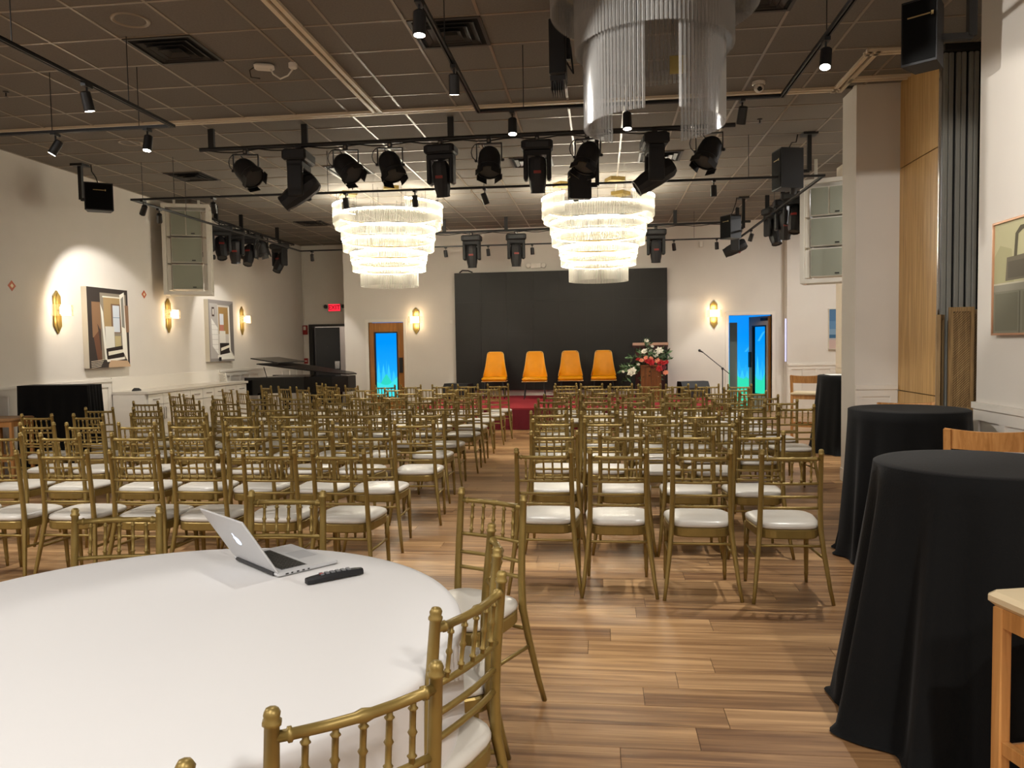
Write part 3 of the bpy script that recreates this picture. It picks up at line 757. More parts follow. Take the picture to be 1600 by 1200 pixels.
# lectern, plinth, flowers
t=thing('lectern','dark red lectern with pale top edge behind the flowers','lectern',(1.03,16.6,ZS))
DR=mat('dark_red_wood','#3a1512',.4)
bx(-.3,.3,-.2,.2,0,1.06).build('body',DR,t)
MB().box(-.36,.36,-.25,.25,1.06,1.12).build('reading_top',DR,t); bx(-.365,.365,-.262,-.25,1.10,1.155).build('front_lip',mat('pale_lip','#b8927c',.5),t)
t=thing('flower_plinth','wooden slatted plinth holding the flower arrangement','plinth',(1.0,15.9,ZS))
for i in range(4): bx(-.2+i*.1+.002,-.2+(i+1)*.1-.002,-.2,.2,0,.68).build('plank',M_BROWN,t)
bx(-.195,.195,-.19,.19,.02,.66).build('core',M_BLK,t); bx(-.22,.22,-.22,.22,.68,.71).build('top',M_BROWN,t)
t=thing('flower_arrangement','large arrangement of red, pink and white flowers on the plinth','flowers',(1.0,15.9,ZS+.60)); t.scale=(.84,.84,.84)
MB().lathe([(0,0),(.1,0),(.14,.08),(.16,.1),(0,.1)],16).build('bowl',M_BRASS,t,smooth=True)
fr=random.Random(5); FM={'red':mat('petal_red','#b4161f',.6),'pink':mat('petal_coral','#f09a7c',.6),'white':mat('petal_white','#f4f2e4',.6),'dark':mat('petal_dark','#6a0c1c',.6)}
GRN=[mat('leaf_dark','#2f4a2a',.6),mat('leaf_pale','#6d8a62',.6)]
def blossom(c,r,m):
    mb=MB(); RX=Matrix.Rotation(R(fr.uniform(35,75)),3,'X')@Matrix.Rotation(R(fr.uniform(-30,30)),3,'Y')
    for ring,(k,op,rr) in enumerate(((5,.25,.6),(6,.7,.85),(7,1.15,1.0))):
        for i in range(k):
            a=2*pi*i/k+ring*.5; d=Vector((cos(a)*sin(op),sin(a)*sin(op)*.9,cos(op))); s_=Vector((-sin(a),cos(a),0)); L=r*rr; up=d.cross(s_)
            p0=Vector(c); p1=p0+d*L*.55+s_*L*.38; p2=p0+d*L*.55-s_*L*.38; p3=p0+d*L-up*L*.12; p4=p0+d*L*.6+up*L*.1
            pp=[p0,p1,p3,p2,p4]; pp=[p0+RX@(q_-p0) for q_ in pp]
            mb.add(pp,[(0,1,4),(1,2,4),(2,3,4),(3,0,4)])
    mb.ball(c,r*.35,6,4)
    return mb.build('flower',m,t)
# frontal layout (x, z) measured from the photo, relative to bowl
for x,z,r_,m in [(-.10,.20,.07,'red'),(-.02,.17,.09,'red'),(.03,.08,.09,'dark'),(-.12,.28,.05,'pink'),(-.23,.21,.06,'pink'),(-.3,.24,.05,'red'),(.0,.26,.05,'pink'),(.15,.21,.065,'pink'),(.22,.16,.07,'red'),(.3,.14,.065,'red'),(.2,.02,.08,'red'),(.28,.05,.07,'dark'),(.36,.17,.05,'red'),(.34,-.08,.06,'pink'),
                 (-.14,.42,.08,'white'),(-.04,.46,.06,'white'),(.12,.36,.09,'white'),(.2,.44,.085,'white'),(-.1,.68,.05,'white'),(-.36,.3,.04,'white'),(-.44,-.05,.11,'white'),(-.30,.12,.04,'white'),(.3,.30,.06,'white'),(.03,.54,.04,'white'),(.03,-.22,.03,'white'),(-.5,.1,.03,'white'),(-.66,-.05,.035,'white'),(.17,-.16,.035,'white')]:
    blossom((x,-.12-.10*fr.random()-(.05 if m!='white' else 0),z+.02),r_*1.32,FM[m])
lv=[MB(),MB()]
def leaf(p,d,L,mb):
    d=Vector(d).normalized(); s_=d.orthogonal().normalized()*L*.22; p=Vector(p)
    mb.add([p,p+d*L*.5+s_,p+d*L,p+d*L*.5-s_],[(0,1,2,3)])
stems=MB()
for (ax,az,bx_,bz,n) in [(0,.1,-.15,.78,16),(0,.1,-.05,.65,12),(-.1,.15,-.75,-.02,26),(-.1,.1,-.7,-.28,14),(0,.1,.42,.42,18),(0,.1,.3,.5,12),(.1,.05,.2,-.35,16),(0,.0,.02,-.28,12),(-.1,.05,-.24,-.5,14),(-.1,.15,-.5,.3,16),(.1,.1,.45,.25,14),(0,.1,-.3,.45,14),(0,.1,.1,.3,16),(-.05,.1,-.35,.1,14)]:
    pp=[]
    for i in range(6):
        u=i/5; pp.append((ax+(bx_-ax)*u,-.05-.1*sin(pi*u),az+(bz-az)*u+.06*sin(pi*u)))
    stems.tube(pp,.005,5)
    for i in range(int(n*1.7)):
        u=.2+.8*i/int(n*1.7); k=min(int(u*5),4); p=Vector(pp[k]).lerp(Vector(pp[k+1]),u*5-k)
        leaf(p,(fr.uniform(-1,1),fr.uniform(-1,.3),fr.uniform(-.8,1)),fr.uniform(.10,.18),lv[fr.random()<.45])
stems.build('stems',GRN[0],t); lv[0].build('foliage',GRN[0],t,kind='stuff'); lv[1].build('foliage',GRN[1],t,kind='stuff')
# mic stand
t=thing('microphone_stand','black microphone stand with angled boom by the open doorway','microphone stand',(2.56,16.8,0))
MB().tube([(0,0,.08),(0,0,.98)],.011,8).build('pole',M_BLK,t)
for i in range(3):
    a=2*pi*i/3+.4; MB().tube([(0,0,.16),(.26*cos(a),.26*sin(a),.012)],.009,6).build('leg',M_BLK,t)
MB().tube([(.14,0,.87),(-.44,0,1.36)],.009,8).build('boom',M_BLK,t); MB().ball((0,0,.98),.028).build('clutch',M_BLK,t)
MB().ball((.0,0,.55),.018).build('collar',M_BLK,t)
mc=MB().tube([(-.40,0,1.33),(-.46,0,1.36)],[.012,.018],8).build('microphone',M_BLK,t); MB().ball((-.475,0,1.37),.03).build('grille',M_DGREY,mc)
# monitor wedges
def wedge(x,y,z,rz,lab):
    t=thing('floor_monitor',lab,'speaker',(x,y,z),rz,'floor monitors at the stage sides')
    M=Matrix(((0,0,1,0),(1,0,0,0),(0,1,0,0),(0,0,0,1)))
    MB().prism([(-.2,0),(.2,0),(.2,.2),(.1,.33),(-.12,.33)],-.3,.3,Matrix(((0,0,1,0),(-1,0,0,0),(0,1,0,0),(0,0,0,1)))).build('cabinet',M_BLK2,t)
    MB().quad((-.27,-.205,.02),(.27,-.205,.02),(.27,-.205,.19),(-.27,-.205,.19)).build('grille',M_DGREY,t)
wedge(-3.1,16.7,ZS,R(-20),'black floor monitor on left corner of the stage')
wedge(1.92,16.6,ZS,R(15),'black floor monitor on right corner of the stage')

# ------------------------------------------------------------------ piano
t=thing('grand_piano','black grand piano with lid propped low by the recess','piano',(-6.1,15.55,0))
out=[(-.78,-.62),(.2,-.62),(.75,-.55),(1.0,-.3),(1.05,.05),(.9,.3),(.55,.42),(.25,.55),(-.1,.75),(-.78,.78)]
MB().prism(out,.66,.98).build('body',M_PIANO,t)
bx(-1.05,-.78,-.62,.78,.62,.80).build('key_bed',M_PIANO,t); 
kk=bx(-1.0,-.82,-.55,.7,.80,.815).build('keyboard',mat('ivory','#d8d4c6',.3),t)
MB().box(-1.05,-.78,.74,.78,.8,.98).box(-1.05,-.78,-.62,-.58,.8,.98).build('key_cheek',M_PIANO,t)
for x,y in ((-.7,-.5),(-.7,.66),(.75,-.15)):
    MB().lathe([(.045,0),(.045,.05),(.06,.1),(.075,.5),(.085,.66)],10,T(x,y,0)).build('leg',M_PIANO,t,smooth=True)
MB().box(-.5,-.42,-.06,.06,.08,.66).box(-.56,-.36,-.1,.1,.02,.08).build('pedal_lyre',M_PIANO,t)
ML_=T(1.05,0,1.0,0,0,R(7.5))@T(-1.05,0,0)
MB().prism([(x*1.02,y*1.02) for x,y in out],0,.022,ML_).build('lid',mat('lid_lacquer','#0a0606',.4,spec=.25),t)
bx(-.95,-.35,-.6,.78,.024,.046,T(1.05,0,1.0,0,0,R(9.5))@T(-1.05,0,0)).build('front_lid_flap',M_PIANO,t)
MB().tube([(-.62,-.52,.98),(-.68,-.52,1.19)],.008,6).build('lid_prop',M_PIANO,t)
# ------------------------------------------------------------------ white cabinet run
CW=mat('cabinet_white','#ddd8ce',.4)
for i,(a,b) in enumerate(((11.4,12.24),(12.24,13.08),(13.08,13.92),(13.92,14.8))):
    t=thing('base_cabinet',f'white base cabinet along left wall, {ORD[i]} from the left end','cabinet',(0,0,0),0,'white base cabinets on the left wall')
    MB().box(-7.62,-7.07,a+.001,b-.001,.1,.88).box(-7.62,-7.12,a+.001,b-.001,0,.1).build('carcass',CW,t)
    m=(a+b)/2
    for (p,q) in ((a,m),(m,b)):
        d=bx(-7.07,-7.05,p+.005,q-.005,.70,.87).build('drawer',CW,t); MB().tube([(-7.05,p+.13,.785),(-7.025,p+.14,.785),(-7.025,q-.14,.785),(-7.05,q-.13,.785)],.006,6).build('handle',M_CHROME,d)
        d=MB().box(-7.07,-7.055,p+.005,q-.005,.11,.69).box(-7.055,-7.05,p+.005,p+.06,.11,.69).box(-7.055,-7.05,q-.06,q-.005,.11,.69).box(-7.055,-7.05,p+.06,q-.06,.63,.69).box(-7.055,-7.05,p+.06,q-.06,.11,.17).build('door',CW,t)
        yy=(q-.03) if p==a else (p+.03); MB().tube([(-7.05,yy,.45),(-7.025,yy,.46),(-7.025,yy,.64),(-7.05,yy,.65)],.006,6).build('handle',M_CHROME,d)
tag(bx(-7.64,-7.03,11.36,14.84,.88,.92).build('worktop',mat('worktop_stone','#cdc6ba',.3)),'long pale worktop across the white cabinets','worktop')
tag(bx(-7.62,-7.08,11.365,11.398,.0,.879).build('end_panel',CW),'plain white end panel closing the cabinet run','panel')
bsp=bx(-7.65,-7.63,11.38,14.84,.92,1.14).build('trim_12',M_WHITE,label='low white splashback behind the long worktop',cat='splashback',kind='structure')
t=thing('notice_card','small white notice standing on the far end of worktop','sign',(-7.35,14.45,.92),R(-30))
M=T(0,0,0,0,R(12)); bx(-.13,.13,-.004,.004,0,.18,M).build('card',mat('paper','#e8e6e0',.8),t)
tx=MB()
for i in range(5): tx.box(-.09,.09 if i%2 else .05,-.0055,-.0042,.14-i*.026,.147-i*.026,M)
tx.build('print_lines',mat('print_grey','#8c8880',.8),t)
t=thing('tape_dispenser','small dark desk tool lying on near end of worktop','dispenser',(-7.38,11.62,.92),R(70))
MB().prism([(-.07,0),(.07,0),(.07,.02),(.03,.045),(-.02,.05),(-.05,.03)],-.025,.025,T(0,0,0,0,R(90))).build('dispenser_body',M_BLK2,t)

# ------------------------------------------------------------------ wall art
def picture(name,lab,M,w_,h,items,frame,fw=.02,depth=.05,frm=None):
    """local x across, z up, faces -y"""
    t=thing(name,lab,'picture'); t.matrix_world=M
    bx(-w_/2,w_/2,-depth,0,0,h).build('stretcher_frame',frame,t)
    if fw:
        f=MB().box(-w_/2-fw,-w_/2,-depth-.012,0,-fw,h+fw).box(w_/2,w_/2+fw,-depth-.012,0,-fw,h+fw).box(-w_/2,w_/2,-depth-.012,0,h,h+fw).box(-w_/2,w_/2,-depth-.012,0,-fw,0); f.build('frame',frm or frame,t)
    mb=MB(); k=0
    for col,pts in items:
        k+=1; y=-depth-.0006-.00035*k
        if len(pts)==4 and not isinstance(pts[0],tuple):
            a,b,c,d=pts; pts=[(a,b),(c,b),(c,d),(a,d)]
        mb.add([((x-.5)*w_,y,(1-z)*h) for x,z in pts],[tuple(range(len(pts)-1,-1,-1))],col)
    mb.build('print',M_PRINT,t); return t
CANV=mat('canvas_edge','#cfc7b6',.7)
doorpic=[('#3a332f',(0,0,1,1)),('#8a6a4e',(.10,.18,.32,.62)),('#6b4a38',[(.12,.62),(.3,.5),(.36,.9),(.2,.92)]),('#4b3b34',[(.22,.45),(.36,.62),(.4,.8),(.28,.78)]),
 ('#8e8474',(.30,.06,.95,.9)),('#a88e66',(.38,.11,.80,.5)),('#e8e2d2',(.36,.10,.84,.115)),('#7a5f48',(.56,.19,.80,.56)),('#cfd6de',(.60,.21,.77,.55)),('#8ea0b4',(.60,.36,.77,.37)),
 ('#d9d6cc',(.40,.48,.62,.76)),('#b9aa80',(.63,.60,.78,.74)),('#e4e0d4',[(.30,.2),(.36,.3),(.42,.9),(.37,.9)]),('#2e2622',[(.40,.76),(.85,.72),(.85,.9),(.42,.9)]),('#e0dac8',[(.45,.80),(.84,.77),(.84,.81),(.45,.85)]),
 ('#ece7da',[(.40,.90),(.86,.87),(.86,.9),(.42,.93)]),('#efeadd',[(.78,.07),(.90,.03),(.94,.93),(.82,.8)]),('#8d8a80',[(.81,.12),(.88,.08),(.89,.5),(.82,.48)]),('#c4a585',[(.45,.96),(.5,.91),(.93,.92),(1,.98),(1,1),(.44,1)]),
 ('#8e7058',[(.9,.2),(1,.2),(1,.55),(.92,.55)])]+[('#d8cdb8',[(.03,.915+i*.02),(.34-.02*i,.895+i*.02),(.34-.02*i,.902+i*.02),(.03,.922+i*.02)]) for i in range(5)]
def wallM(x,y,z,face): # face: angle so that local -y points into the room
    return T(x,y,z,face)
picture('doorway_picture','canvas picture of a sunlit doorway in dark tones, nearer of two',wallM(XL,11.26,1.31,R(90)),1.0,1.22,doorpic,CANV,0,.09)
doorpic2=[('#8e8884',(0,0,1,1)),('#b0aba6',(.04,.06,.36,.95)),('#e4e2dc',[(.1,.3),(.34,.45),(.36,.9),(.12,.75)])]+[('#a9a6a2',(.1,.4+.08*i,.35,.405+.08*i)) for i in range(6)]+[('#4a3a34',(.12,.12,.22,.27)),('#d6d2c8',(.15,.15,.2,.24)),
 ('#c8c2b8',(.34,.08,.98,.93)),('#a08050',(.38,.11,.78,.55)),('#d8dce4',(.42,.22,.58,.45)),('#b87868',(.42,.4,.58,.5)),('#dedad0',(.4,.5,.64,.7)),('#2c2624',(.4,.7,.8,.9)),('#e8e2d0',[(.44,.78),(.8,.73),(.8,.77),(.44,.83)]),
 ('#716c68',[(.80,.08),(.98,.02),(.98,.92),(.82,.8)]),('#eeeae0',[(.76,.12),(.82,.08),(.84,.86),(.78,.82)]),('#e9e6dc',[(.3,.9),(.85,.86),(.95,.93),(.3,.95)]),('#241f1d',(.34,.93,.44,.99)),('#e9e6dc',(.44,.92,.98,.97))]
picture('doorway_picture','grey and white canvas picture of a boarded doorway, farther of two',wallM(XL,14.86,1.32,R(90)),1.02,1.22,doorpic2,CANV,0,.09)
sea=[('#4f7396',(0,0,1,.3)),('#5f84a6',(0,.3,1,.5)),('#7c98b0',(0,.5,1,.64)),('#3f6585',(0,.64,1,.73)),('#a8a8a8',(0,.73,1,.77)),('#c2a9a0',(0,.77,1,1))]
picture('seascape_picture','blue seascape picture above the dado behind the column',wallM(5.2,17.25,1.36,0),.72,.84,sea,CANV,.012,.04)
bag=[('#b9b48e',(0,0,1,1)),('#a9a47e',[(.0,.3),(.1,.2),(.3,.25),(.35,.6),(0,.6)]),('#6d6656',[(.22,.32),(1,.30),(1,.52),(.2,.53)]),('#5d574a',[(.24,.36),(.95,.35),(.95,.5),(.24,.51)]),
     ('#55503f',[(.34,.32),(.36,.12),(.44,.06),(.74,.06),(.82,.12),(.84,.32),(.79,.32),(.77,.13),(.7,.1),(.48,.1),(.41,.13),(.39,.32)]),('#8f8c7c',(0,.55,1,.62)),('#7e7c6b',(0,.62,1,1)),('#c2bca4',(0,.545,1,.56)),('#5d5b4c',(.44,.63,.46,1)),('#6f6d5c',(.03,.64,.42,.98)),('#74725f',(.5,.64,.95,.98))]
picture('handbag_picture','framed picture of a handbag on a chest, near right wall',wallM(2.70,5.28,1.59,R(-90)),.74,.73,bag,mat('frame_back','#b5a594',.6),.014,.03,frm=mat('rose_gold_frame','#b98a6a',.35,metal=.4))

# wall lamps
def sconce(x,y,z,face,lab):
    t=thing('wall_lamp',lab,'wall lamp',(x,y,z),face,'brass wall lamps with glass shades')
    p=[(-.072,-.22),(0,-.33),(.072,-.22),(.072,.20),(0,.28),(-.072,.20)]
    M=Matrix(((1,0,0,0),(0,0,-1,0),(0,1,0,0),(0,0,0,1)))
    MB().prism(p,0,.025,M).build('backplate',M_BRASS,t)
    MB().prism([(a*.45,b*.9) for a,b in p],.025,.032,M).build('raised_rib',M_BRASS,t)
    bx(-.10,.10,-.152,-.142,-.075,.075).build('front_glass',M_SCON,t)
    MB().box(-.148,-.142,-.155,-.02,-.08,.08).box(.142,.148,-.155,-.02,-.08,.08).box(-.142,-.10,-.152,-.146,-.08,.08).box(.10,.142,-.152,-.146,-.08,.08).build('side_glass',M_ROD2,t)
    MB().lathe([(.03,-.05),(.03,.05)],10,T(0,-.085,0)).build('bulb',mat('bulb_glow','#ffe0b0',.5,emit=(1,.76,.42),es=5),t,smooth=True)
    MB().box(-.02,.02,-.09,-.02,-.012,.012).build('arm',M_BRASS,t)
    l=bpy.data.lights.new('wall_lamp_light','POINT'); l.energy=2.2; l.color=(1,.74,.45); l.shadow_soft_size=.05
    for dz in (.13,-.13):
        lo=bpy.data.objects.new('lamp_light',l); COL.objects.link(lo); lo.parent=t; lo.location=(0,-.13,dz)
M_ROD2=rods('lamp_glass',.75,.3,.25,'#ffe9c4')
sconce(XL,10.22,2.15,R(90),'brass wall lamp left of the nearer doorway picture')
sconce(XL,13.07,2.20,R(90),'brass wall lamp between the two doorway pictures')
sconce(XL,15.93,2.19,R(90),'brass wall lamp right of the farther doorway picture')
sconce(-4.2,YB,2.16,0,'brass wall lamp between wooden door and dark screen')
sconce(2.48,YB,2.17,0,'brass wall lamp left of the open doorway')
# ------------------------------------------------------------------ chandeliers
def drum(t,r,z0,z1,a0=0,a1=2*pi,step=.0264,rod=None,strip=True,both=False,frame=True):
    n=max(3,int(r*(a1-a0)/step)); mb=MB(); q=.0105 if rod else .0085
    for i in range(n):
        a=a0+(a1-a0)*(i+.5)/n; c=Vector((r*cos(a),r*sin(a),0)); e=Vector((-sin(a),cos(a),0))*q; d=Vector((cos(a),sin(a),0))*q
        V=[c-e,c+d,c+e,c-d]; mb.add([v+Vector((0,0,z0)) for v in V]+[v+Vector((0,0,z1)) for v in V],[(j,(j+1)%4,4+(j+1)%4,4+j) for j in range(4)])
    rg=mb.build('glass_rods',rod or M_ROD,t,kind='stuff')
    k=max(10,int(48*(a1-a0)/(2*pi)))
    if frame:
        f=MB().lathe([(r-.03,z1),(r-.012,z1),(r-.012,z1+.022),(r-.03,z1+.022),(r-.03,z1)],k,None,a0,a1); f.build('gold_ring',M_BRASS,t)
    if strip:
        MB().lathe([(r-.012,z1-.004),(r+.012,z1-.004),(r+.012,z1+.02),(r-.012,z1+.02),(r-.012,z1-.004)],k,None,a0,a1).build('light_strip',M_LED,t)
def hang(t,pts,z0):
    for (x,y) in pts: MB().tube([(x,y,z0),(x,y,CEIL+.002-t.location.z)],.0025,4).build('suspension_wire',M_WIRE,t)
def far_chandelier(x,y,lab,rot):
    t=thing('chandelier',lab,'chandelier',(x,y,0),0,'lit glass chandeliers before the stage')
    A=R(-90+rot)
    drum(t,.93,3.66,3.96,A+R(32),A+R(120)); drum(t,.93,3.66,3.96,A-R(125),A-R(38))
    drum(t,.90,3.58,3.80); drum(t,.80,3.40,3.56); drum(t,.77,3.20,3.36)
    drum(t,.65,3.04,3.15); drum(t,.62,2.86,2.99); drum(t,.49,2.60,2.86)
    for a in (A-R(60),A+R(20),A+R(140)):
        m=Matrix.Rotation(a,4,'Z'); bx(.55,.8,-.12,.12,CEIL-.06,CEIL,m).build('driver_box',M_BRASS,t)
    hang(t,[(.88*cos(i*pi/6),.88*sin(i*pi/6)) for i in range(12)],3.8); hang(t,[(.6*cos(i*pi/4),.6*sin(i*pi/4)) for i in range(8)],3.0)
    for rr,zz in ((.75,3.36),(.6,2.99)):
        for i in range(3):
            a=A+2*pi*i/3; MB().tube([(0,0,zz+.02),(rr*cos(a),rr*sin(a),zz+.02)],.008,6).build('gold_spoke',M_BRASS,t)
    return
    l=bpy.data.lights.new('chandelier_glow','POINT'); l.energy=CHAND_W; l.color=(1,.90,.74); l.shadow_soft_size=.35
    lo=bpy.data.objects.new('chandelier_light',l); COL.objects.link(lo); lo.parent=t; lo.location=(0,0,2.50)
CHAND_W=0
far_chandelier(-3.62,13.2,'tiered lit glass chandelier at left before the stage',0)
far_chandelier(-.02,13.2,'tiered lit glass chandelier at right before the dark screen',4)
t=thing('chandelier','large unlit glass chandelier hanging overhead near the camera','chandelier',(.36,5.2,0))
drum(t,.655,3.70,4.12,R(95),R(180+62),rod=M_RODC,strip=False,frame=False,step=.026); drum(t,.655,3.70,4.12,R(-62),R(75),rod=M_RODC,strip=False,frame=False,step=.026)
drum(t,.50,3.45,4.02,rod=M_RODC,strip=False,frame=False,step=.026)
drum(t,.445,2.965,3.47,R(125),R(270-10),rod=M_RODC,strip=False,frame=False,step=.026); drum(t,.445,2.965,3.47,R(-75),R(62),rod=M_RODC,strip=False,frame=False,step=.026)
drum(t,.445,3.37,3.47,R(62),R(125),rod=M_RODC,strip=False,frame=False,step=.026)
for a in (R(60),R(180),R(300)): bx(.2,.42,-.09,.09,CEIL-.06,CEIL,Matrix.Rotation(a,4,'Z')).build('driver_box',M_BRASS,t)
bx(.13,.24,.30,.315,3.40,3.52).build('gold_plate',M_BRASS,t)
hang(t,[(.62*cos(i*pi/4),.62*sin(i*pi/4)) for i in range(8)],4.1); hang(t,[(.43*cos(i*pi/4+.2),.43*sin(i*pi/4+.2)) for i in range(8)],3.45)

# ------------------------------------------------------------------ lighting tracks and spots
ZT=3.618
def track(lab,pts,cables):
    t=thing('lighting_track',lab,'lighting track',(0,0,0))
    for (a,b) in zip(pts,pts[1:]):
        d=Vector((b[0]-a[0],b[1]-a[1],0)); M=T(a[0],a[1],0,atan2(d.y,d.x)); L=d.length
        MB().box(-.018,L+.018,-.018,-.006,ZT,ZT+.026,M).box(-.018,L+.018,.006,.018,ZT,ZT+.026,M).box(-.018,L+.018,-.018,.018,ZT+.016,ZT+.026,M).build('track_rail',M_BLK,t)
    for x,y in cables: MB().tube([(x,y,ZT+.03),(x,y,CEIL)],.004,5).build('suspension_cable',M_BLK,t)
    return t
track('black suspended lighting track at upper left above the round table',[(-3.9,-3),(-3.9,6.87),(-7.2,6.87)],[(-3.9,6.2),(-3.9,4.9),(-4.23,6.87),(-5.1,6.87),(-3.9,2),(-3.9,0)])
track('black suspended lighting track framing the unlit chandelier',[(-1.05,-3),(-1.05,6.9),(1.55,6.9),(1.55,-3)],[(-.65,6.9),(-1.05,5.4),(.4,6.9),(1.55,5.6),(1.55,2),(-1.05,2)])
track('long black suspended lighting track looping above the seating rows',[(-6.36,16.1),(-6.36,10.1),(2.82,10.3),(2.80,16.15),(-6.36,16.1)],[(-6.33,10.3),(-5.75,10.1),(-3.6,10.15),(-6.36,11.5),(-1.5,10.2),(1.9,10.3),(-3.6,16.1),(1.9,16.1),(2.8,13)])
def spot(x,y,lab,aim,lit=True,power=1.0,angle=58,zt=ZT,grp='track spotlights'):
    t=thing('track_spotlight',lab,'spotlight',(x,y,zt),0,grp)
    d=(Vector(aim)-Vector((x,y,zt-.14))).normalized()
    MB().box(-.02,.02,-.045,.045,-.025,.0).build('adapter',M_BLK,t)
    MB().tube([(0,0,-.02),(0,0,-.10)],.008,6).build('stem',M_BLK,t)
    q=d.to_track_quat('Z','Y').to_matrix().to_4x4(); M=Matrix.Translation((0,0,-.13))@q
    MB().lathe([(0,-.07),(.030,-.07),(.038,-.062),(.040,.068),(.040,.075),(.034,.074)],16,M).build('can',M_BLK,t,smooth=True,auto=35)
    MB().lathe([(0,.0752),(.034,.0752)],16,M).build('lens',M_LENS if lit else M_DGREY,t)
    if lit:
        l=bpy.data.lights.new('spot_beam','SPOT'); l.energy=SPOT_W*power; l.color=HEAD_COL; l.spot_size=R(angle); l.spot_blend=.35; l.shadow_soft_size=.03
        o=bpy.data.objects.new('spot_beam',l); COL.objects.link(o); o.parent=t
        o.matrix_local=Matrix.Translation(Vector((0,0,-.13))+d*.085)@d.to_track_quat('-Z','Y').to_matrix().to_4x4()
    return t
spot(-3.9,5.66,'lit track spotlight on upper left track nearest the camera',(-3.6,6.4,0),power=.8)
spot(-5.07,6.87,'lit track spotlight farthest left on the front crossing track',(-6.9,6.1,0),power=.9)
spot(-4.15,6.87,'lit track spotlight at the corner of the left track',(-4.3,6.2,0),power=.7)
spot(-1.05,4.63,'lit track spotlight at top centre beside the large ceiling vent',(-1.1,4.4,0),power=.45)
spot(-1.05,5.73,'lit track spotlight below the large central ceiling vent',(-1.2,6.6,0),power=.8)
spot(-.75,6.9,'lit track spotlight above the middle of the lighting pipe',(-.7,6.2,0),power=.7)
spot(1.55,5.62,'lit track spotlight on the right track near the camera dome',(1.0,4.4,0),power=1.0)
spot(.25,6.9,'lit track spotlight seen beneath the unlit chandelier',(.3,6.4,0),power=.7)
spot(1.22,6.9,'lit track spotlight right of the unlit chandelier, tilted left',(.9,8.4,0),power=.8)
# on the same tracks behind and above the camera
spot(-1.05,2.9,'lit track spotlight over the white round table, out of view',(-1.0,1.85,0.7),power=.28,angle=44)
spot(-3.9,2.6,'lit track spotlight left of the round table, out of view',(-3.6,4.2,0),power=.5,angle=60)
spot(1.55,3.3,'added track spotlight brightening the oak panels, out of view',(3.25,7.9,1.9),power=1.2,angle=40)  # added unseen spot, put in to brighten the oak panels
spot(1.55,.8,'lit track spotlight behind the camera on the right track',(1.2,2.2,0),power=.9,angle=66)
spot(-1.05,.3,'lit track spotlight behind the camera on the middle track',(-.5,1.9,0),power=.5,angle=66)
spot(-1.05,4.0,'lit track spotlight aimed at the handbag picture, out of view',(2.7,5.5,2.2),power=1.2,angle=62)
# rear loop
spot(-6.2,10.1,'lit track spotlight over the left wall, aimed at nearer doorway picture',(-7.65,11.2,1.75),power=.95,angle=72)
spot(-6.36,10.75,'unlit track spotlight beside the left loudspeaker stack',(-7.2,12.2,2),False)
spot(-5.2,10.12,'unlit track spotlight on the long track at left',(-5.6,11.5,1),False)
spot(-6.36,14.0,'lit track spotlight over the farther doorway picture',(-7.65,14.9,1.7),power=.45,angle=62)
spot(-3.36,10.16,'track spotlight hanging before the left lit chandelier',(-3.3,11,0),power=.8)
spot(-2.42,10.18,'track spotlight right of the left lit chandelier',(-2.4,11.4,0),power=.8)
spot(-1.49,10.2,'unlit track spotlight between the two lit chandeliers',(-.9,11,1.6),False)
spot(-.3,10.23,'track spotlight hanging before the right lit chandelier',(-.2,11.4,0),power=.8)
spot(1.46,10.27,'unlit track spotlight right of the lit chandeliers',(1.5,10.3,0),False)
spot(2.46,10.3,'lit track spotlight before the right loudspeaker stack',(2.0,11.3,0),power=.7)
spot(-6.1,16.1,'lit track spotlight in the far left ceiling corner',(-6.4,17.4,1),power=.4)
spot(-3.2,16.1,'unlit track spotlight on the rear track left of the stage heads',(-3.0,16.8,1),False)
spot(-2.3,16.1,'track spotlight on the rear track above the dark screen',(-2.2,16.9,1),power=.3)
spot(-1.38,16.1,'unlit track spotlight on the rear track in the middle',(-1.3,16.6,1),False)
spot(1.5,16.12,'lit track spotlight on rear track right of the screen',(1.9,17.5,1.0),power=.15)
spot(2.35,16.13,'lit track spotlight at right end of rear track',(2.6,17.0,.5),power=.5)
spot(2.81,15.0,'unlit track spotlight on the right side of the long track',(2.2,16,1),False)

# ------------------------------------------------------------------ stage lighting
def pipe(lab,a,b,drops,z=3.94):
    t=thing('lighting_pipe',lab,'pipe',(0,0,0))
    MB().tube([(*a,z),(*b,z)],.024,10).build('bar',M_BLK,t)
    for x,y in drops: bx(x-.035,x+.035,y-.02,y+.02,z-.01,CEIL-.004).build('drop_arm',M_BLK,t)
    d=Vector((b[0]-a[0],b[1]-a[1])); pts=[]
    for i in range(40):
        u=.02+.96*i/39; pts.append((a[0]+d.x*u,a[1]+d.y*u-.02,z-.02-.035*abs(sin(i*.8))))
    MB().tube(pts,.008,5).build('power_cable',M_BLK,t); return t
pipe('long black lighting pipe under the cream ceiling rail',(-4.72,8.9),(1.5,8.9),[(-4.57,8.9),(-3.42,8.9),(-1.68,8.9),(1.33,8.9)])
pipe('black lighting pipe above the dark stage screen',(-3.6,16.0),(2.95,15.8),[(-3.2,16.0),(-1.9,15.95),(-.9,15.92),(1.5,15.85),(2.7,15.82)],3.9)
pipe('black lighting pipe along the left side of the seats',(-6.95,13.45),(-6.95,17.2),[(-6.95,13.6),(-6.95,14.6),(-6.95,16.3)],3.92)
pipe('black lighting pipe along the right side of the seats',(3.02,12.25),(3.02,15.0),[(3.02,12.4),(3.02,13.4),(3.02,14.6)],3.92)
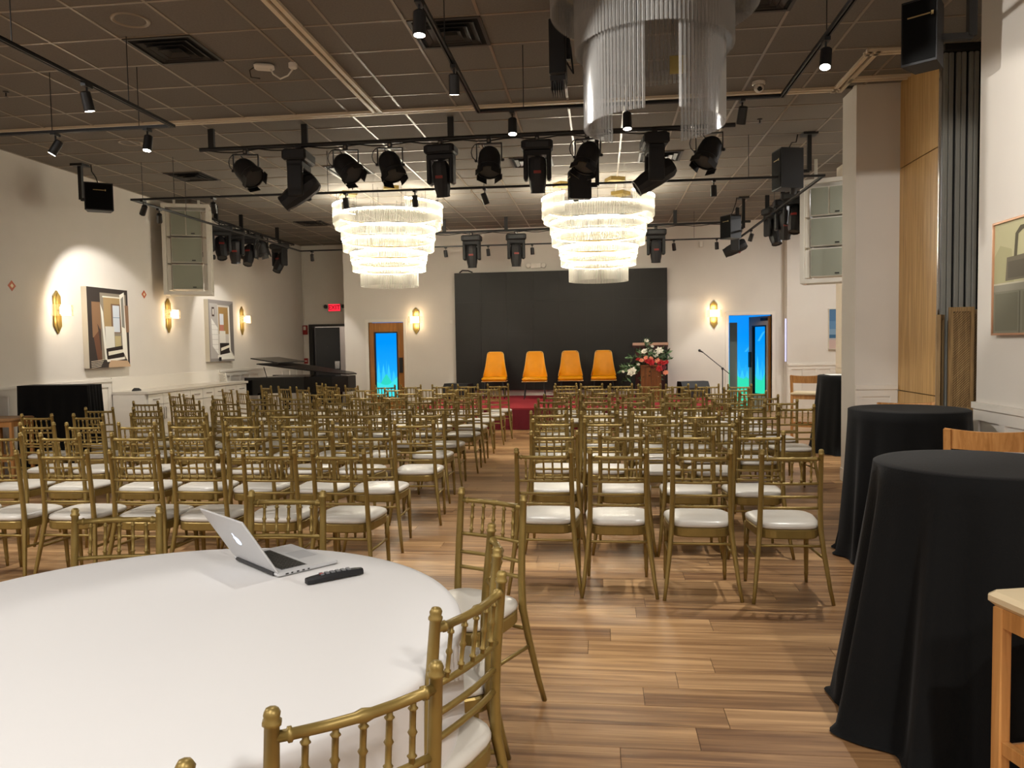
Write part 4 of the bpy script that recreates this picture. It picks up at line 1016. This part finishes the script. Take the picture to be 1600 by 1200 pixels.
def clamp(t,s=1): 
    MB().box(-.025,.025,-.03,.03,.0,.075).build('clamp',M_BLK,t)
    MB().box(-.012,.012,-.045,-.03,.01,.04).build('clamp_bolt',M_CHROME,t)
def par(x,y,z,lab,rz,tilt,s=1.15,ry=0):
    t=thing('stage_spotlight',lab,'stage light',(x,y,z-.08),rz,'can stage lights'); clamp(t)
    MB().box(-.13*s,-.12*s,-.02,.02,-.18*s,.0).box(.12*s,.13*s,-.02,.02,-.18*s,.0).box(-.13*s,.13*s,-.02,.02,-.008,.004).build('yoke',M_BLK,t)
    M=T(0,0,-.165*s,0,tilt,ry)
    b=MB().lathe([(0,.13*s),(.06*s,.13*s),(.09*s,.10*s),(.108*s,.06*s),(.115*s,0),(.115*s,-.08*s),(.122*s,-.09*s),(.122*s,-.14*s),(.105*s,-.14*s)],12,M).build('can',M_BLK2,t,smooth=True,auto=30)
    MB().lathe([(0,-.13*s),(.105*s,-.13*s)],12,M).build('lens',M_DGREY,b)
    for i in range(4):
        a=pi/4+i*pi/2; MB().box(-.06*s,.06*s,.116*s,.121*s,-.19*s,-.13*s,M@Matrix.Rotation(a,4,'Z')).build('barn_door',M_BLK,t)
    MB().ball((-.135*s,0,-.165*s),.018).build('knob',M_BLK,t); MB().ball((.135*s,0,-.165*s),.018).build('knob',M_BLK,t)
    c=[(.13*s*cos(a)*.6-.11*s,.05,-.07*s+.09*s*sin(a)) for a in [2*pi*i/12 for i in range(12)]]
    MB().tube(c,.006,5,closed=True).build('cable_loop',M_BLK,t)
def mover(x,y,z,lab,rz,tilt,s=1.0):
    t=thing('moving_head_light',lab,'stage light',(x,y,z-.08),rz,'moving head stage lights'); clamp(t)
    MB().box(-.17*s,.17*s,-.11*s,.11*s,-.10*s,-.0,bev=.02).build('base',M_BLK2,t)
    MB().box(-.12*s,.12*s,-.115*s,-.11*s,-.08*s,-.03*s).build('display_panel',M_DGREY,t)
    MB().box(-.15*s,-.10*s,-.07*s,.07*s,-.42*s,-.12*s,bev=.015).box(.10*s,.15*s,-.07*s,.07*s,-.42*s,-.12*s,bev=.015).box(-.15*s,.15*s,-.07*s,.07*s,-.16*s,-.10*s,bev=.01).build('yoke',M_BLK2,t)
    M=T(0,0,-.36*s,0,tilt)
    h=MB().lathe([(0,.19*s),(.07*s,.19*s),(.095*s,.15*s),(.098*s,.02*s),(.09*s,-.10*s),(.075*s,-.17*s),(.08*s,-.19*s),(.06*s,-.19*s)],10,M).build('head',M_BLK2,t,smooth=True,auto=30)
    MB().lathe([(0,-.18*s),(.06*s,-.18*s)],12,M).build('lens',M_DGREY,h)
    MB().box(-.04*s,.04*s,-.102*s,-.09*s,.02*s,.05*s,M).build('red_badge',mat('badge_red','#7a2018',.5),h)
P9='on the long front lighting pipe'
par(-4.15,8.9,3.94,f'can stage light at left end {P9}',R(10),R(-25),ry=R(-45))
mover(-3.5,8.9,3.94,f'moving head light near left end {P9}, tilted up',R(-85),R(-55),1.28)
par(-2.93,8.9,3.94,f'can stage light third from left {P9}',R(10),R(-25),ry=R(-40))
par(-2.4,8.9,3.94,f'can stage light fourth from left {P9}',R(8),R(-20),ry=R(-18))
mover(-1.8,8.9,3.94,f'moving head light with chrome edge, fifth from left {P9}',R(-4),R(18),1.05)
par(-1.24,8.9,3.94,f'can stage light sixth from left {P9}',R(0),R(-20))
mover(-.69,8.9,3.94,f'moving head light seventh from left {P9}',R(3),R(12),1.05)
par(-.12,8.9,3.94,f'can stage light eighth from left {P9}',R(-8),R(-20),ry=R(15))
mover(.62,8.9,3.94,f'moving head light ninth from left {P9}, tilted',R(-85),R(-58),1.25)
par(1.22,8.9,3.94,f'can stage light at right end {P9}',R(-10),R(-20),ry=R(22))
for i,(x,rz,tl) in enumerate(((-2.62,0,8),(-1.7,10,5),(1.13,0,10))): mover(x,15.95,3.9,['moving head light left of centre above the dark screen','moving head light second above the dark screen','moving head light above right edge of the dark screen'][i],R(rz),R(tl),1.2)
mover(2.66,15.83,3.9,'moving head light at right end of the stage pipe, tilted sideways',R(80),R(65),1.2)
for i,y in enumerate((13.75,14.3,14.9,15.5,16.4)): (mover if i!=3 else par)(-6.95,y,3.92,f'stage light on the left side pipe, {ORD[i]} from the camera',R(35-15*i),R(20 if i%2 else -28),1.15)
for i,y in enumerate((12.55,13.2,14.0)): mover(3.02,y,3.92,f'stage light on the right side pipe, {ORD[i]} from the camera',R(-30+25*i),R(22 if i%2 else -20),1.15)

# ------------------------------------------------------------------ loudspeakers
def bracket_speaker(x,y,lab,sx,zb,w_,d_,h_,rz,arm):
    t=thing('ceiling_loudspeaker',lab,'loudspeaker',(x,y,CEIL),0,'small black loudspeakers on ceiling poles')
    MB().box(-.09,.09,-.09,.09,-.03,0).build('mount_plate',M_BLK,t)
    MB().box(-.025,.025,-.025,.025,zb+h_*.45,-.03).build('pole',M_BLK,t)
    MB().box(min(0,arm),max(0,arm),-.02,.02,zb+h_*.45-.02,zb+h_*.45+.02).build('arm',M_BLK,t)
    M=T(sx,0,zb,rz)
    c=MB().prism([(-w_/2,-d_/2),(w_/2,-d_/2),(w_/2*.8,d_/2),(-w_/2*.8,d_/2)],0,h_,M).build('cabinet',M_BLK2,t)
    MB().box(-w_/2*.92,w_/2*.92,-d_/2-.006,-d_/2,.015,h_-.015,M).build('grille',mat('black_grille','#0d0d0d',.8,spec=.1),c)
    MB().box(-.07,.07,-d_/2-.009,-d_/2-.006,h_*.72,h_*.74,M).box(.075,.09,-d_/2-.009,-d_/2-.006,h_*.70,h_*.76,M).build('maker_bar',mat('badge_gold','#b09a68',.4,metal=.5),c)
    MB().tube([(sx,0,zb+h_),(sx*.8,.03,zb+h_+.10),(sx*.6,.02,-.1),(sx*.5,.05,0)],.008,6).build('cable',M_BLK,t)
bracket_speaker(-7.22,10.26,'black loudspeaker on a ceiling pole by the left wall',.26,-.66,.36,.22,.38,R(35),.15)
bracket_speaker(2.66,10.36,'black loudspeaker on a ceiling pole right of the seats',-.26,-.70,.30,.30,.50,R(-80),-.15)
bracket_speaker(2.62,14.7,'black loudspeaker on a ceiling pole near the stage right corner',-.22,-.75,.30,.26,.42,R(-60),-.12)
bracket_speaker(-.02,10.05,'narrow black loudspeaker on a ceiling pole before right lit chandelier',-.22,-.78,.12,.28,.36,R(-75),-.12)
bracket_speaker(2.48,5.6,'large black loudspeaker on a ceiling pole at upper right',-.30,-.80,.22,.22,.42,R(-38),-.2)
# projector behind the unlit chandelier
t=thing('hanging_projector','black hanging projector left of the unlit chandelier','projector',(-.27,6.2,CEIL))
MB().box(-.03,.09,-.06,.06,-.05,0).build('mount_plate',M_BLK,t); MB().box(.02,.06,-.02,.02,-.4,-.05).build('pole',M_BLK,t)
MB().box(-.1,.03,-.14,.14,-.55,-.12,bev=.012).build('body',M_BLK,t)
for k in range(6): bx(-.09+k*.018,-.082+k*.018,-.1,.1,-.66,-.55).build('cooling_fin',M_DGREY,t)
MB().box(-.095,.025,-.11,.11,-.585,-.55).build('fin_plate',M_DGREY,t)
MB().tube([(.03,0,-.42),(.08,.02,-.5),(.06,.02,-.3),(.04,.0,-.2)],.008,6).build('cable',M_BLK,t)
# white framed loudspeaker stacks
def stack(x,y,rz,lab,zt,zb):
    t=thing('loudspeaker_stack',lab,'loudspeaker stack',(x,y,0),rz,'white framed loudspeaker stacks'); wf=mat('white_steel','#dcd8cd',.45); w_=.36; H=zt-zb
    for s in (-1,1):
        for yy in (-.03,.33): bx(s*w_-.03,s*w_+.03,yy-.03,yy+.03,zb,zt).build('frame_post',wf,t)
        MB().tube([(s*w_,.0,zb+.05),(s*w_,.33,zb+H*.3),(s*w_,0,zb+H*.55),(s*w_,.33,zb+H*.8)],.014,6).build('brace',wf,t)
    for zz in (zb+.03,zt-.03):
        for yy in (-.03,.33): bx(-w_+.03,w_-.03,yy-.03,yy+.03,zz-.03,zz+.03).build('frame_bar',wf,t)
        for s in (-1,1): bx(s*w_-.028,s*w_+.028,.0,.3,zz-.028,zz+.028).build('frame_bar',wf,t)
    gm=mat('grey_grille','#8e9182',.7,bump=.1,bscale=300); hh=(H-.26)/3
    for k in range(3):
        z0=zb+.09+k*(hh+.03); top=k==2; cab=MB().prism([(-.25,-.02),(.25,-.02),(.22,.3),(-.22,.3)],z0,z0+hh).build('cabinet',wf,t)
        if top:
            for s in (-1,1): bx(s*.125-.115,s*.125+.115,-.028,-.02,z0+.012,z0+hh-.012).build('grille',gm,cab)
        else: bx(-.24,.24,-.028,-.02,z0+.012,z0+hh-.012).build('grille',gm,cab)
        bx(.08,.14,-.031,-.028,z0+.03,z0+.05).build('badge',M_BLK,cab)
        for s in (-1,1): bx(s*.29-.03,s*.29+.03,-.01,.28,z0-.01,z0+hh*.96).build('rigging_plate',wf,t)
    for s in (-1,1): bx(s*.2-.02,s*.2+.02,.13,.17,zt-.02,CEIL).build('hanger',wf,t)
    MB().tube([(.33,.2,zt-.3),(.37,.1,zb+H*.5),(.33,.15,zb+H*.35)],.008,6).build('cable',M_BLK,t)
stack(-7.12,12.85,R(22),'white framed loudspeaker stack hanging by the left wall',4.08,2.52)
stack(3.27,11.65,R(-22),'white framed loudspeaker stack hanging beside the column',3.86,2.38)

# ------------------------------------------------------------------ ceiling fittings
VM=mat('vent_metal','#2b2724',.5)
def vent(x,y,lab):
    t=thing('ceiling_vent',lab,'ceiling vent',(x,y,CEIL),0,'square ceiling vents')
    def ringb(a,b,z0,z1): return MB().box(-a,a,-a,-b,z0,z1).box(-a,a,b,a,z0,z1).box(-a,-b,-b,b,z0,z1).box(b,a,-b,b,z0,z1)
    bx(-.29,.29,-.29,.29,-.004,.004).build('plenum',mat('vent_dark','#080808',.9),t)
    ringb(.30,.27,-.014,-.004).build('outer_frame',VM,t)
    for k,(a) in enumerate((.23,.165,.10)):
        mb=MB(); i=a-.045; zo,zi=-.02-.006*k,-.004
        for q in range(4):
            Mq=Matrix.Rotation(q*pi/2,4,'Z'); mb.add([Mq@Vector(p) for p in ((-a,-a,zo),(a,-a,zo),(i,-i,zi),(-i,-i,zi))],[(3,2,1,0)])
            mb.add([Mq@Vector(p) for p in ((-a,-a,zo-.006),(a,-a,zo-.006),(a,-a,zo),(-a,-a,zo))],[(0,1,2,3)])
        mb.build('louvre',VM,t)
for x,y,l in ((-3.66,6.53,'square dark ceiling vent at upper left by the round ceiling speaker'),(-1.22,6.53,'square dark ceiling vent crossed by the middle track'),(1.22,6.2,'square dark ceiling vent right of the unlit chandelier'),(-6.1,11.25,'dark ceiling vent above the left loudspeaker stack'),(-3.66,11.25,'dark ceiling vent behind the third stage light'),(-.95,11.25,'dark ceiling vent behind the seventh stage light'),(.86,11.25,'dark ceiling vent behind the ninth stage light'),(-6.0,15.9,'far ceiling vent above the piano')): vent(x,y,l)
def cspk(x,y,l):
    t=thing('ceiling_speaker',l,'ceiling speaker',(x,y,CEIL),0,'round ceiling speakers')
    MB().lathe([(.115,-.003),(.135,-.012),(.145,-.008),(.145,0)],32).build('rim',M_BAR,t,smooth=True); MB().lathe([(0,-.006),(.115,-.004)],32).build('grille',M_TILE,t)
cspk(-3.67,5.9,'round ceiling speaker left of the large ceiling vent'); cspk(-5.85,9.3,'round ceiling speaker above the black draped bar')
t=thing('access_point','white wireless access point on the ceiling with looped cable','access point',(-3.05,6.98,CEIL))
MB().box(-.09,.09,-.06,.06,-.05,-.008,T(0,0,0,R(20)),bev=.016).build('body',M_WHITE,t)
MB().box(.24,.31,-.03,.03,-.06,0,bev=.01).build('junction_block',M_WHITE,t)
MB().tube([(.06,0,-.05),(.09,-.01,-.10),(.16,-.02,-.15),(.23,-.01,-.12),(.275,0,-.06)],.008,6).build('cable',M_WHITE,t)
MB().tube([(-.09,0,-.02),(-.14,-.0,-.05),(-.12,-.02,-.12),(-.03,-.03,-.14)],.005,6).build('spare_cable',M_WIRE,t)
t=thing('security_camera','white dome security camera on the ceiling rail','camera',(1.62,8.24,CEIL))
MB().lathe([(0,0),(.065,0),(.065,-.025),(.055,-.035)],20).build('base',M_WHITE,t,smooth=True,auto=40); e=MB().ball((0,-.01,-.06),.05,16,10).build('eyeball',M_WHITE,t,smooth=True)
MB().lathe([(0,.0),(.026,.0)],16,T(0,-.052,-.085,0,R(60))).build('lens',M_BLK,e); MB().ball((0,-.045,-.082),.024,12,8).build('lens_dome',M_BLK,e,smooth=True)
for i,(x,y) in enumerate(((-4.0,12.45),(-5.9,7.3),(-2.9,13.9),(-.35,11.9),(1.9,9.6))):
    t=thing('sprinkler',['small ceiling sprinkler above the left lit chandelier','small ceiling sprinkler beyond the left front track','small ceiling sprinkler between the lit chandeliers','small ceiling sprinkler left of the right lit chandelier','small ceiling sprinkler near the right pipe end'][i],'sprinkler',(x,y,CEIL))
    MB().lathe([(0,0),(.03,0),(.028,-.01),(.008,-.014),(.008,-.05)],12).build('stem',M_WIRE,t); MB().lathe([(0,-.052),(.022,-.052)],12).build('deflector',M_WIRE,t)

# ------------------------------------------------------------------ signs
def text_mesh(s,size,m,parent,name,M):
    cu=bpy.data.curves.new('txt','FONT'); cu.body=s; cu.size=size; cu.align_x='CENTER'; cu.align_y='CENTER'; cu.extrude=.002; cu.offset=size*.025
    o=bpy.data.objects.new('txt',cu); COL.objects.link(o); dg=bpy.context.evaluated_depsgraph_get(); me=bpy.data.meshes.new_from_object(o.evaluated_get(dg)); bpy.data.objects.remove(o)
    me.transform(M); me.materials.clear(); me.materials.append(m); me.name=name; return put(name,me,parent)
M_EXR=mat('exit_red','#c81020',.5,emit=(1,.02,.05),es=1.1); M_EXL=mat('exit_letter','#5a0008',.5,emit=(.35,.0,.01),es=.5)
def exit_sign(x,y,z,face,lab):
    t=thing('exit_sign',lab,'exit sign',(x,y,z),face,'red exit signs')
    MB().box(-.17,.17,-.06,0,-.1,.1,bev=.008).build('housing',M_WHITE,t)
    bx(-.155,.155,-.064,-.06,-.088,.088).build('lit_face',M_EXR,t)
    text_mesh('EXIT',.155,M_EXL,t,'letters',T(0,-.065,0)@Matrix.Rotation(R(90),4,'X'))
    for s in (-1,1):
        h=MB().tube([(s*.17,-.03,.03),(s*.2,-.03,.03)],.012,6).build('lamp_arm',M_WHITE,t)
        MB().lathe([(0,-.04),(.04,-.04),(.05,.0),(.05,.02),(0,.022)],12,T(s*.235,-.04,.03,0,R(90))).build('lamp_head',M_DGREY,t)
exit_sign(-6.78,19.4,2.58,0,'lit red exit sign above the black double door')
exit_sign(XL,14.5,3.36,R(90),'lit red exit sign high on the left wall')
t=thing('emergency_light','white two headed emergency light above the dark screen','emergency light',(-1.42,YB,3.32))
MB().box(-.12,.12,-.07,0,-.06,.06,bev=.012).build('housing',M_WHITE,t)
for s in (-1,1): MB().lathe([(0,-.05),(.055,-.05),(.06,0),(.05,.02),(0,.022)],14,T(s*.17,-.05,.0,0,R(80))).build('lamp_head',M_WHITE,t,smooth=True,auto=40)
tag(bx(2.17,2.25,YB-.06,YB,3.62,3.75,bev=.01).build('wall_sensor',M_WHITE),'small pale sensor on end wall right of the screen','sensor')
tag(bx(-3.42,-3.34,YB-.02,YB,2.06,2.14,bev=.004).build('wall_switch',M_WHITE),'small pale switch left of the dark screen','switch')
for n,y,z in ((0,9.4,2.44),(1,12.37,2.51)):
    t=thing('wall_sticker',['small orange diamond sign at far left of the left wall','small orange diamond sign below the left loudspeaker stack'][n],'sign',(XL,y,z),R(90),'orange diamond signs')
    MB().prism([(0,-.07),(.07,0),(0,.07),(-.07,0)],0,.004,Matrix(((1,0,0,0),(0,0,-1,0),(0,1,0,0),(0,0,0,1)))).build('plate',mat('sign_orange','#b4532a',.5),t)
    MB().prism([(0,-.03),(.03,0),(0,.03),(-.03,0)],.004,.006,Matrix(((1,0,0,0),(0,0,-1,0),(0,1,0,0),(0,0,0,1)))).build('centre_mark',mat('sign_pale','#e0cfa8',.5),t)
RD=mat('alarm_red','#8e1a18',.45)
t=thing('fire_alarm','red fire alarm strobe left of the black double door','fire alarm',(-7.58,19.39,2.02)); bx(-.06,.06,-.06,0,-.12,.12,bev=.01).build('housing',RD,t); bx(-.03,.03,-.075,-.06,0,.09).build('strobe',M_WHITE,t)
t=thing('alarm_pull','red alarm pull box low beside the black double door','fire alarm',(-7.58,19.39,1.22)); bx(-.05,.05,-.05,0,-.07,.07,bev=.008).build('housing',RD,t); bx(-.035,.035,-.058,-.05,-.01,.01).build('pull_handle',M_WHITE,t)
tag(MB().tube([(-7.61,19.38,4.1),(-7.61,19.38,2.2),(-7.61,19.36,1.9),(-7.6,19.38,1.3)],.014,6).build('conduit',M_WHITE),'thin pale conduit running down beside the fire alarm','conduit')
tag(bx(3.94,3.96,YB-.27,YB-.245,1.1,2.02).build('light_spill_strip',mat('spill_glow','#c9cdf0',.5,emit='#b9c0ff',es=.9)),'slim pale violet light spill painted on the wall corner right of doorway','painted light')  # glowing strip painted in for blue light spilling through the door's hinge gap
# carved screens against the slats
def screen(x,y,rz,w_,h,lab,lattice):
    t=thing('carved_screen',lab,'folding screen',(x,y,0),rz,'carved wooden screens')
    MB().box(-w_/2,-w_/2+.03,-.018,.018,0,h).box(w_/2-.03,w_/2,-.018,.018,0,h).build('side_rail',M_SCREENW,t)
    for z in (.02,h*.5,h-.04): bx(-w_/2+.03,w_/2-.03,-.016,.016,z,z+.04).build('cross_rail',M_SCREENW,t)
    bx(-w_/2+.03,w_/2-.03,.004,.008,.05,h-.04).build('dark_backing',mat('screen_backing','#1a130c',.8),t)
    mb=MB(); a=w_-.06; s=.022
    for (z0,z1) in ((.06,h*.5),(h*.5+.04,h-.04)):
        H_=z1-z0; n=int((H_+a)/s)
        for k in range(n):
            for sg in (1,-1):
                o=-a+k*s; p0=max(0,-o); p1=min(a,H_-o)
                if p1-p0<.01: continue
                if sg>0: A,B=(p0,o+p0),(p1,o+p1)
                else: A,B=(a-p0,o+p0),(a-p1,o+p1)
                dx=.0042; mb.add([(-a/2+A[0]-dx,-.004-.003*(sg>0),z0+A[1]+dx),(-a/2+A[0]+dx,-.004-.003*(sg>0),z0+A[1]-dx),(-a/2+B[0]+dx,-.004-.003*(sg>0),z0+B[1]-dx),(-a/2+B[0]-dx,-.004-.003*(sg>0),z0+B[1]+dx)],[(0,1,2,3)])
    mb.build('lattice',M_SCREENW,t,kind='stuff')
screen(3.145,7.22,R(-4),.20,1.83,'carved lattice screen standing against the grey slats, front leaf',True)
screen(3.03,7.36,R(55),.14,1.77,'carved lattice screen leaf folded at left beside the oak panel',True)
screen(3.29,7.36,R(-70),.22,1.81,'carved lattice screen leaf folded at right beside the white wall',True)
# corridor light behind the black doors
t=thing('corridor_lamp','ceiling lamp in the corridor behind the black doors','lamp',(-6.6,20.3,CEIL)); MB().lathe([(.14,0),(.14,-.05),(0,-.06)],16).build('diffuser',mat('diffuser_glow','#ffffff',.5,emit=(1,.9,.85),es=3),t)
l=bpy.data.lights.new('corridor_light','POINT'); l.energy=60; l.color=(1,.9,.88); l.shadow_soft_size=.1; lo=bpy.data.objects.new('corridor_light',l); COL.objects.link(lo); lo.parent=t; lo.location=(0,0,-.2)
# unseen round lamps added for fill; last two inferred behind the column
for i,(x,y) in enumerate(((-4.6,-1.2),(-1.2,-1.6),(1.9,-1.2),(-5.6,3.2),(4.6,14.6),(4.6,10.4))):
    t=thing('fill_lamp',['added round fill lamp behind the camera at left','added round fill lamp behind the camera in the middle','added round fill lamp behind the camera at right','added round fill lamp left of the round table, out of view','round ceiling lamp over the dado behind the column','round ceiling lamp behind the square column'][i],'ceiling lamp',(x,y,CEIL),0,'round ceiling lamps')
    MB().lathe([(.30,0),(.30,-.05),(.28,-.06)],32).build('rim',M_WHITE,t); MB().lathe([(0,-.055),(.28,-.055)],32).build('diffuser',mat('fill_lamp_diffuser','#ffffff',.5,emit=(1,.93,.82),es=6),t)
    l=bpy.data.lights.new('fill_lamp_light','AREA'); l.shape='DISK'; l.size=.55; l.energy=FILL_W*(.8 if i>3 else 1); l.color=(1,.975,.95); lo=bpy.data.objects.new('lamp_light',l); COL.objects.link(lo); lo.parent=t; lo.location=(0,0,-.07)
